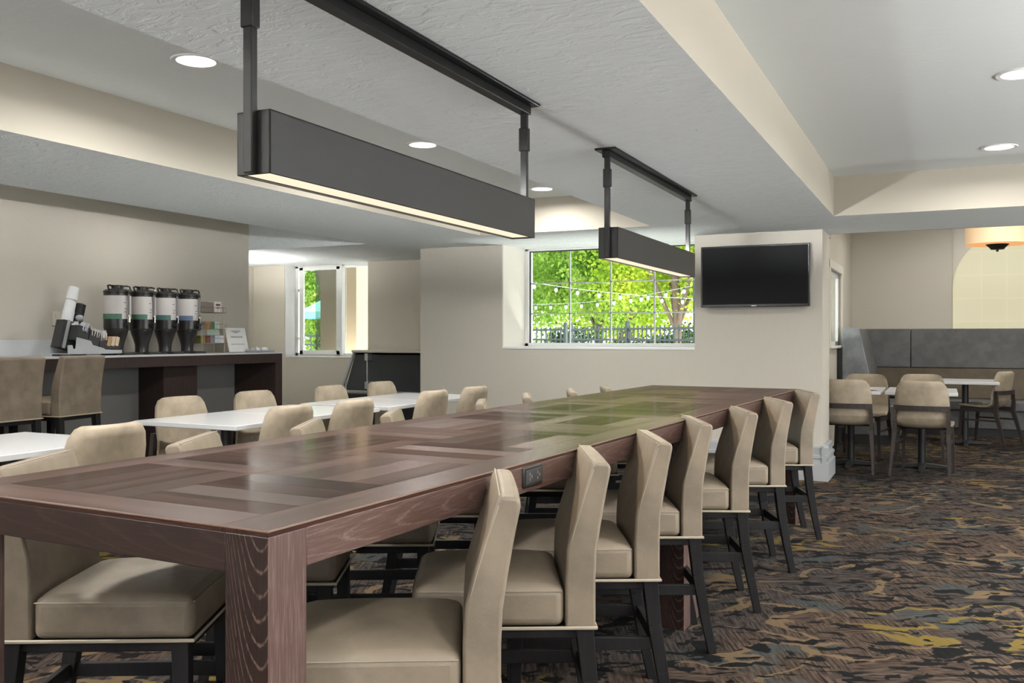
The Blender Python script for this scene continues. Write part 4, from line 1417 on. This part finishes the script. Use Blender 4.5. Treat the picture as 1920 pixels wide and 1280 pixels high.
# short return along the side wall with its sloping end
SA0, SA1 = 11.6, 13.02
MB().box(BX0 + .05, -.50, SA0 + .02, 13.02, 0, .10).build('plinth', M['black_plastic'], bt)
MB().box(BX0, -.45, SA0, 13.02, .10, .46).build('return_seat', M['grey_fabric'], bt, bevel=.015)
m = MB(); m.prism([(BX0, .46), (-.74, .46), (-.80, .86), (-.91, 1.385), (BX0, 1.385)], SA0, SA0 + .05, 'y'); m.build('end_panel', M['grey_fabric2'], bt, bevel=.008)
m = MB(); m.prism([(BX0, .46), (-.76, .46), (-.82, .86), (-.93, 1.375), (BX0, 1.375)], SA0 + .05, 13.45, 'y'); m.build('return_back', M['grey_fabric'], bt, bevel=.008)
MB().box(AX + .012, BX0, SA0 + .02, 13.5, 0, 1.14).build('side_filler', M['black_plastic'], bt)

# ================================================================== OUTSIDE
structure(MB().box(-40, 20, 10.25, 60, -.2, -.05).build('ground', M['concrete']))
# corner of the building beyond window 2
o = thing('building_corner', 'tan stucco corner of the building seen through the nook window', 'building', (0, 0, 0))
MB().box(-8.09, -7.467, 10.6, 11.3, -.1, 4.2).build('pier', M['ext_wall'], o)
MB().box(-8.2, -7.35, 10.5, 11.4, 4.2, 4.4).build('pier_cap', M['ext_wall'], o)

def fence(p, q, label, n_post=3, h=1.5):
    p = Vector((*p, -.05)); q = Vector((*q, -.05))
    d = q - p; L = d.length; a = math.atan2(d.y, d.x)
    t = thing('metal_fence', label, 'fence', p, a, 'black metal fences outside')
    for z in (.12, h - .22, h - .05):
        MB().box(0, L, -.016, .016, z - .016, z + .016).build('rail', M['fence'], t)
    me = MB().box(-.009, .009, -.009, .009, .08, h).mesh('picket', M['fence'])
    k = int(L / .115)
    for i in range(1, k):
        inst('picket', me, t, (L * i / k, 0, 0))
    pm = MB().box(-.028, .028, -.028, .028, 0, h + .05).lathe([(.034, h + .05), (.034, h + .07), (0, h + .09)], 8).mesh('fence_post', M['fence'])
    for i in range(n_post):
        inst('fence_post', pm, t, (L * i / (n_post - 1), 0, 0))
    return t
fence((-3.05, 12.45), (-5.85, 14.7), 'black picket fence seen through the right of the wide window', 3)
fence((-6.0, 14.82), (-9.3, 16.0), 'black picket fence seen through the left of the wide window', 3)
fence((-9.6, 14.2), (-12.6, 12.6), 'black picket fence seen through the nook window under the teal umbrella', 3, 1.4)

def foliage(n, c, rad, leaf, seed, droop=.3, squash=1.0):
    rnd = random.Random(seed)
    v = []; f = []
    clumps = []
    for k in range(26):
        u = rnd.uniform(-1, 1); a = rnd.uniform(0, 2 * PI); rr = rnd.uniform(.35, 1) ** .5
        s = math.sqrt(1 - u * u)
        clumps.append((c[0] + rad[0] * rr * s * math.cos(a), c[1] + rad[1] * rr * s * math.sin(a), c[2] + rad[2] * rr * u, rnd.uniform(.22, .42)))
    for i in range(n):
        cl = rnd.choice(clumps)
        g = lambda: rnd.gauss(0, .5)
        p = Vector((cl[0] + g() * cl[3] * rad[0], cl[1] + g() * cl[3] * rad[1], cl[2] + g() * cl[3] * rad[2] * squash))
        d = Vector((rnd.uniform(-1, 1), rnd.uniform(-1, 1), rnd.uniform(-1, .6) - droop)).normalized()
        s = d.orthogonal().normalized()
        s = (Matrix.Rotation(rnd.uniform(0, 2 * PI), 3, d) @ s)
        l = leaf * rnd.uniform(.7, 1.4); w = l * .36
        b = len(v)
        v += [tuple(p), tuple(p + d * l * .5 + s * w), tuple(p + d * l), tuple(p + d * l * .5 - s * w)]
        f.append((b, b + 1, b + 2, b + 3))
    me = bpy.data.meshes.new('foliage')
    me.from_pydata(v, [], f)
    return me
def tree(x, y, zc, rad, leaf, n, mat, seed, label, trunk_r=.085, fork=True, name='garden_tree'):
    t = thing(name, label, 'tree', (x, y, -.05), 0, 'trees and shrubs outside the windows')
    me = foliage(n, (0, 0, zc), rad, leaf, seed); me.materials.append(M[mat])
    o = inst('foliage', me, t); o['kind'] = 'stuff'
    m = MB(); m.tube([(0, 0, 0), (.02, .01, zc * .4), (-.03, 0, zc * .7)], trunk_r, 8)
    m.build('trunk', M['bark'], t, smooth=50)
    if fork:
        for k in range(4):
            a = k * 1.7 + seed
            MB().tube([(0, 0, zc * .38), (.35 * rad[0] * math.cos(a), .35 * rad[1] * math.sin(a), zc * .75), (.65 * rad[0] * math.cos(a), .65 * rad[1] * math.sin(a), zc * 1.05)], trunk_r * .5, 6).build('branch', M['bark'], t, smooth=50)
    return t
tree(-4.6, 17.0, 3.75, (1.9, 1.3, 1.75), .085, 34000, 'leaf_b', 2, 'lime green tree with forked trunk at the right of the wide window')
tree(-7.0, 19.2, 3.75, (1.9, 1.4, 2.2), .09, 34000, 'leaf_a', 3, 'bright green tree in the middle of the wide window')
tree(-9.9, 20.8, 3.9, (2.0, 1.4, 2.5), .09, 30000, 'leaf_a', 5, 'fresh green tree at the left of the wide window')
tree(-8.4, 25.5, 5.2, (4.6, 1.6, 3.6), .13, 34000, 'leaf_b', 8, 'broad green tree farthest behind the wide window', .25)
tree(-2.4, 22.5, 4.6, (2.6, 1.5, 3.2), .12, 24000, 'leaf_a', 9, 'green tree behind the lime green tree, at the far right of the wide window', .22)
tree(-15.0, 20.5, 3.6, (1.9, 1.4, 3.4), .10, 26000, 'leaf_a', 12, 'tall green tree seen through the nook window above the umbrella', .2)
tree(-9.0, 17.4, 1.0, (1.2, .45, .62), .06, 12000, 'leaf_c', 15, 'dark shrub with white blossom behind the fence at the left of the wide window', .05, False, 'garden_shrub')
tree(-6.5, 16.9, .85, (1.0, .45, .6), .06, 10000, 'leaf_d', 16, 'dark shrub behind the fence in the middle of the wide window', .05, False, 'garden_shrub')
tree(-4.7, 19.2, .95, (1.4, .4, .55), .07, 9000, 'leaf_d', 23, 'low dark shrub behind the forked tree at the right of the wide window', .05, False, 'garden_shrub')
tree(-12.9, 15.6, .55, (.8, .45, .5), .07, 4000, 'leaf_c', 18, 'green shrub behind the fence in the nook window', .05, False, 'garden_shrub')
me = foliage(2600, (0, 0, 1.30), (1.05, .45, .28), .04, 21, 0); me.materials.append(M['flower'])
o = inst('blossom', me, None, (-8.95, 17.2, -.05))
tag(o, 'white blossom scattered over the shrub behind the fence', 'blossom', None, 'stuff')
for x, y, w_, lab in ((-6.3, 21.5, 1.6, 'white garden wall segment behind the fence, left of centre in the wide window'), (-4.35, 20.6, 1.3, 'white garden wall segment behind the fence, right of centre in the wide window'), (-9.9, 22.5, 1.3, 'white garden wall segment at the far left behind the fence')):
    o = thing('garden_wall', lab, 'wall', (x, y, -.05), 0, 'white garden wall segments')
    MB().box(-w_ / 2, w_ / 2, -.1, .1, 0, 1.2).build('wall_face', M['ext_white'], o)
    MB().box(-w_ / 2 - .04, w_ / 2 + .04, -.14, .14, 1.2, 1.26).build('coping', M['ext_white'], o)

# teal umbrella
um = thing('patio_umbrella', 'teal patio umbrella seen through the nook window', 'umbrella', (-11.75, 16.5, -.05))
m = MB(); v = [(0, 0, 2.50)]; f = []
for i in range(8):
    a = 2 * PI * i / 8
    v.append((1.15 * math.cos(a), 1.15 * math.sin(a), 1.86))
for i in range(8):
    f.append((0, 1 + i, 1 + (i + 1) % 8))
m.add(v, f)
m.build('canopy', M['umbrella'], um)
m = MB(); n8 = [(1.15 * math.cos(2 * PI * i / 8), 1.15 * math.sin(2 * PI * i / 8)) for i in range(8)]
for i in range(8):
    a, b = n8[i], n8[(i + 1) % 8]
    m.add([(a[0], a[1], 1.86), (b[0], b[1], 1.86), (b[0], b[1], 1.73), (a[0], a[1], 1.73)], [(0, 1, 2, 3)])
m.build('valance', M['umbrella'], um)
MB().cyl((0, 0, 0), (0, 0, 2.55), .025, n=10).build('pole', M['bark'], um, smooth=40)

# string lights
bulb_me = MB().lathe([(0, -.085), (.016, -.078), (.024, -.058), (.022, -.040), (.013, -.026), (0, -.026)], 10).mesh('bulb', M['bulb'], 50)
sock_me = MB().lathe([(.014, -.03), (.016, 0), (0, .004)], 8).mesh('lamp_socket', M['fence'])
def strand(p, q, sag, n, label):
    p = Vector(p); q = Vector(q)
    t = thing('string_lights', label, 'string lights', p, 0, 'string lights over the patio')
    pts = []
    N = 24
    for i in range(N + 1):
        k = i / N
        a = (q - p) * k; a.z -= sag * 4 * k * (1 - k)
        pts.append(a)
    MB().tube(pts, .0035, 4).build('cable', M['wire'], t)
    for i in range(n):
        k = (i + .5) / n
        a = (q - p) * k; a.z -= sag * 4 * k * (1 - k)
        inst('lamp_socket', sock_me, t, a); inst('bulb', bulb_me, t, a)
strand((-6.2, 10.0, 2.30), (-3.1, 12.3, 1.80), .10, 13, 'string of white bulbs falling from the upper left across the wide window')
strand((-7.25, 13.25, 1.90), (-3.1, 12.34, 1.98), .16, 15, 'string of white bulbs hanging lowest across the wide window')
pm = thing('light_pole', 'slim dark pole carrying the string lights, hidden left of the wide window', 'pole', (-7.25, 13.25, -.05))
MB().cyl((0, 0, 0), (0, 0, 1.98), .022, n=8).build('shaft', M['fence'], pm, smooth=40)
MB().cyl((0, 0, 1.98), (0, 0, 2.0), .03, n=8).build('cap', M['fence'], pm, smooth=40)
pm = thing('light_pole', 'slim dark pole carrying the string lights at the right of the wide window', 'pole', (-3.08, 12.32, -.05))
MB().cyl((0, 0, 0), (0, 0, 2.15), .022, n=8).build('shaft', M['fence'], pm, smooth=40)
MB().cyl((0, 0, 2.15), (0, 0, 2.18), .03, n=8).build('cap', M['fence'], pm, smooth=40)
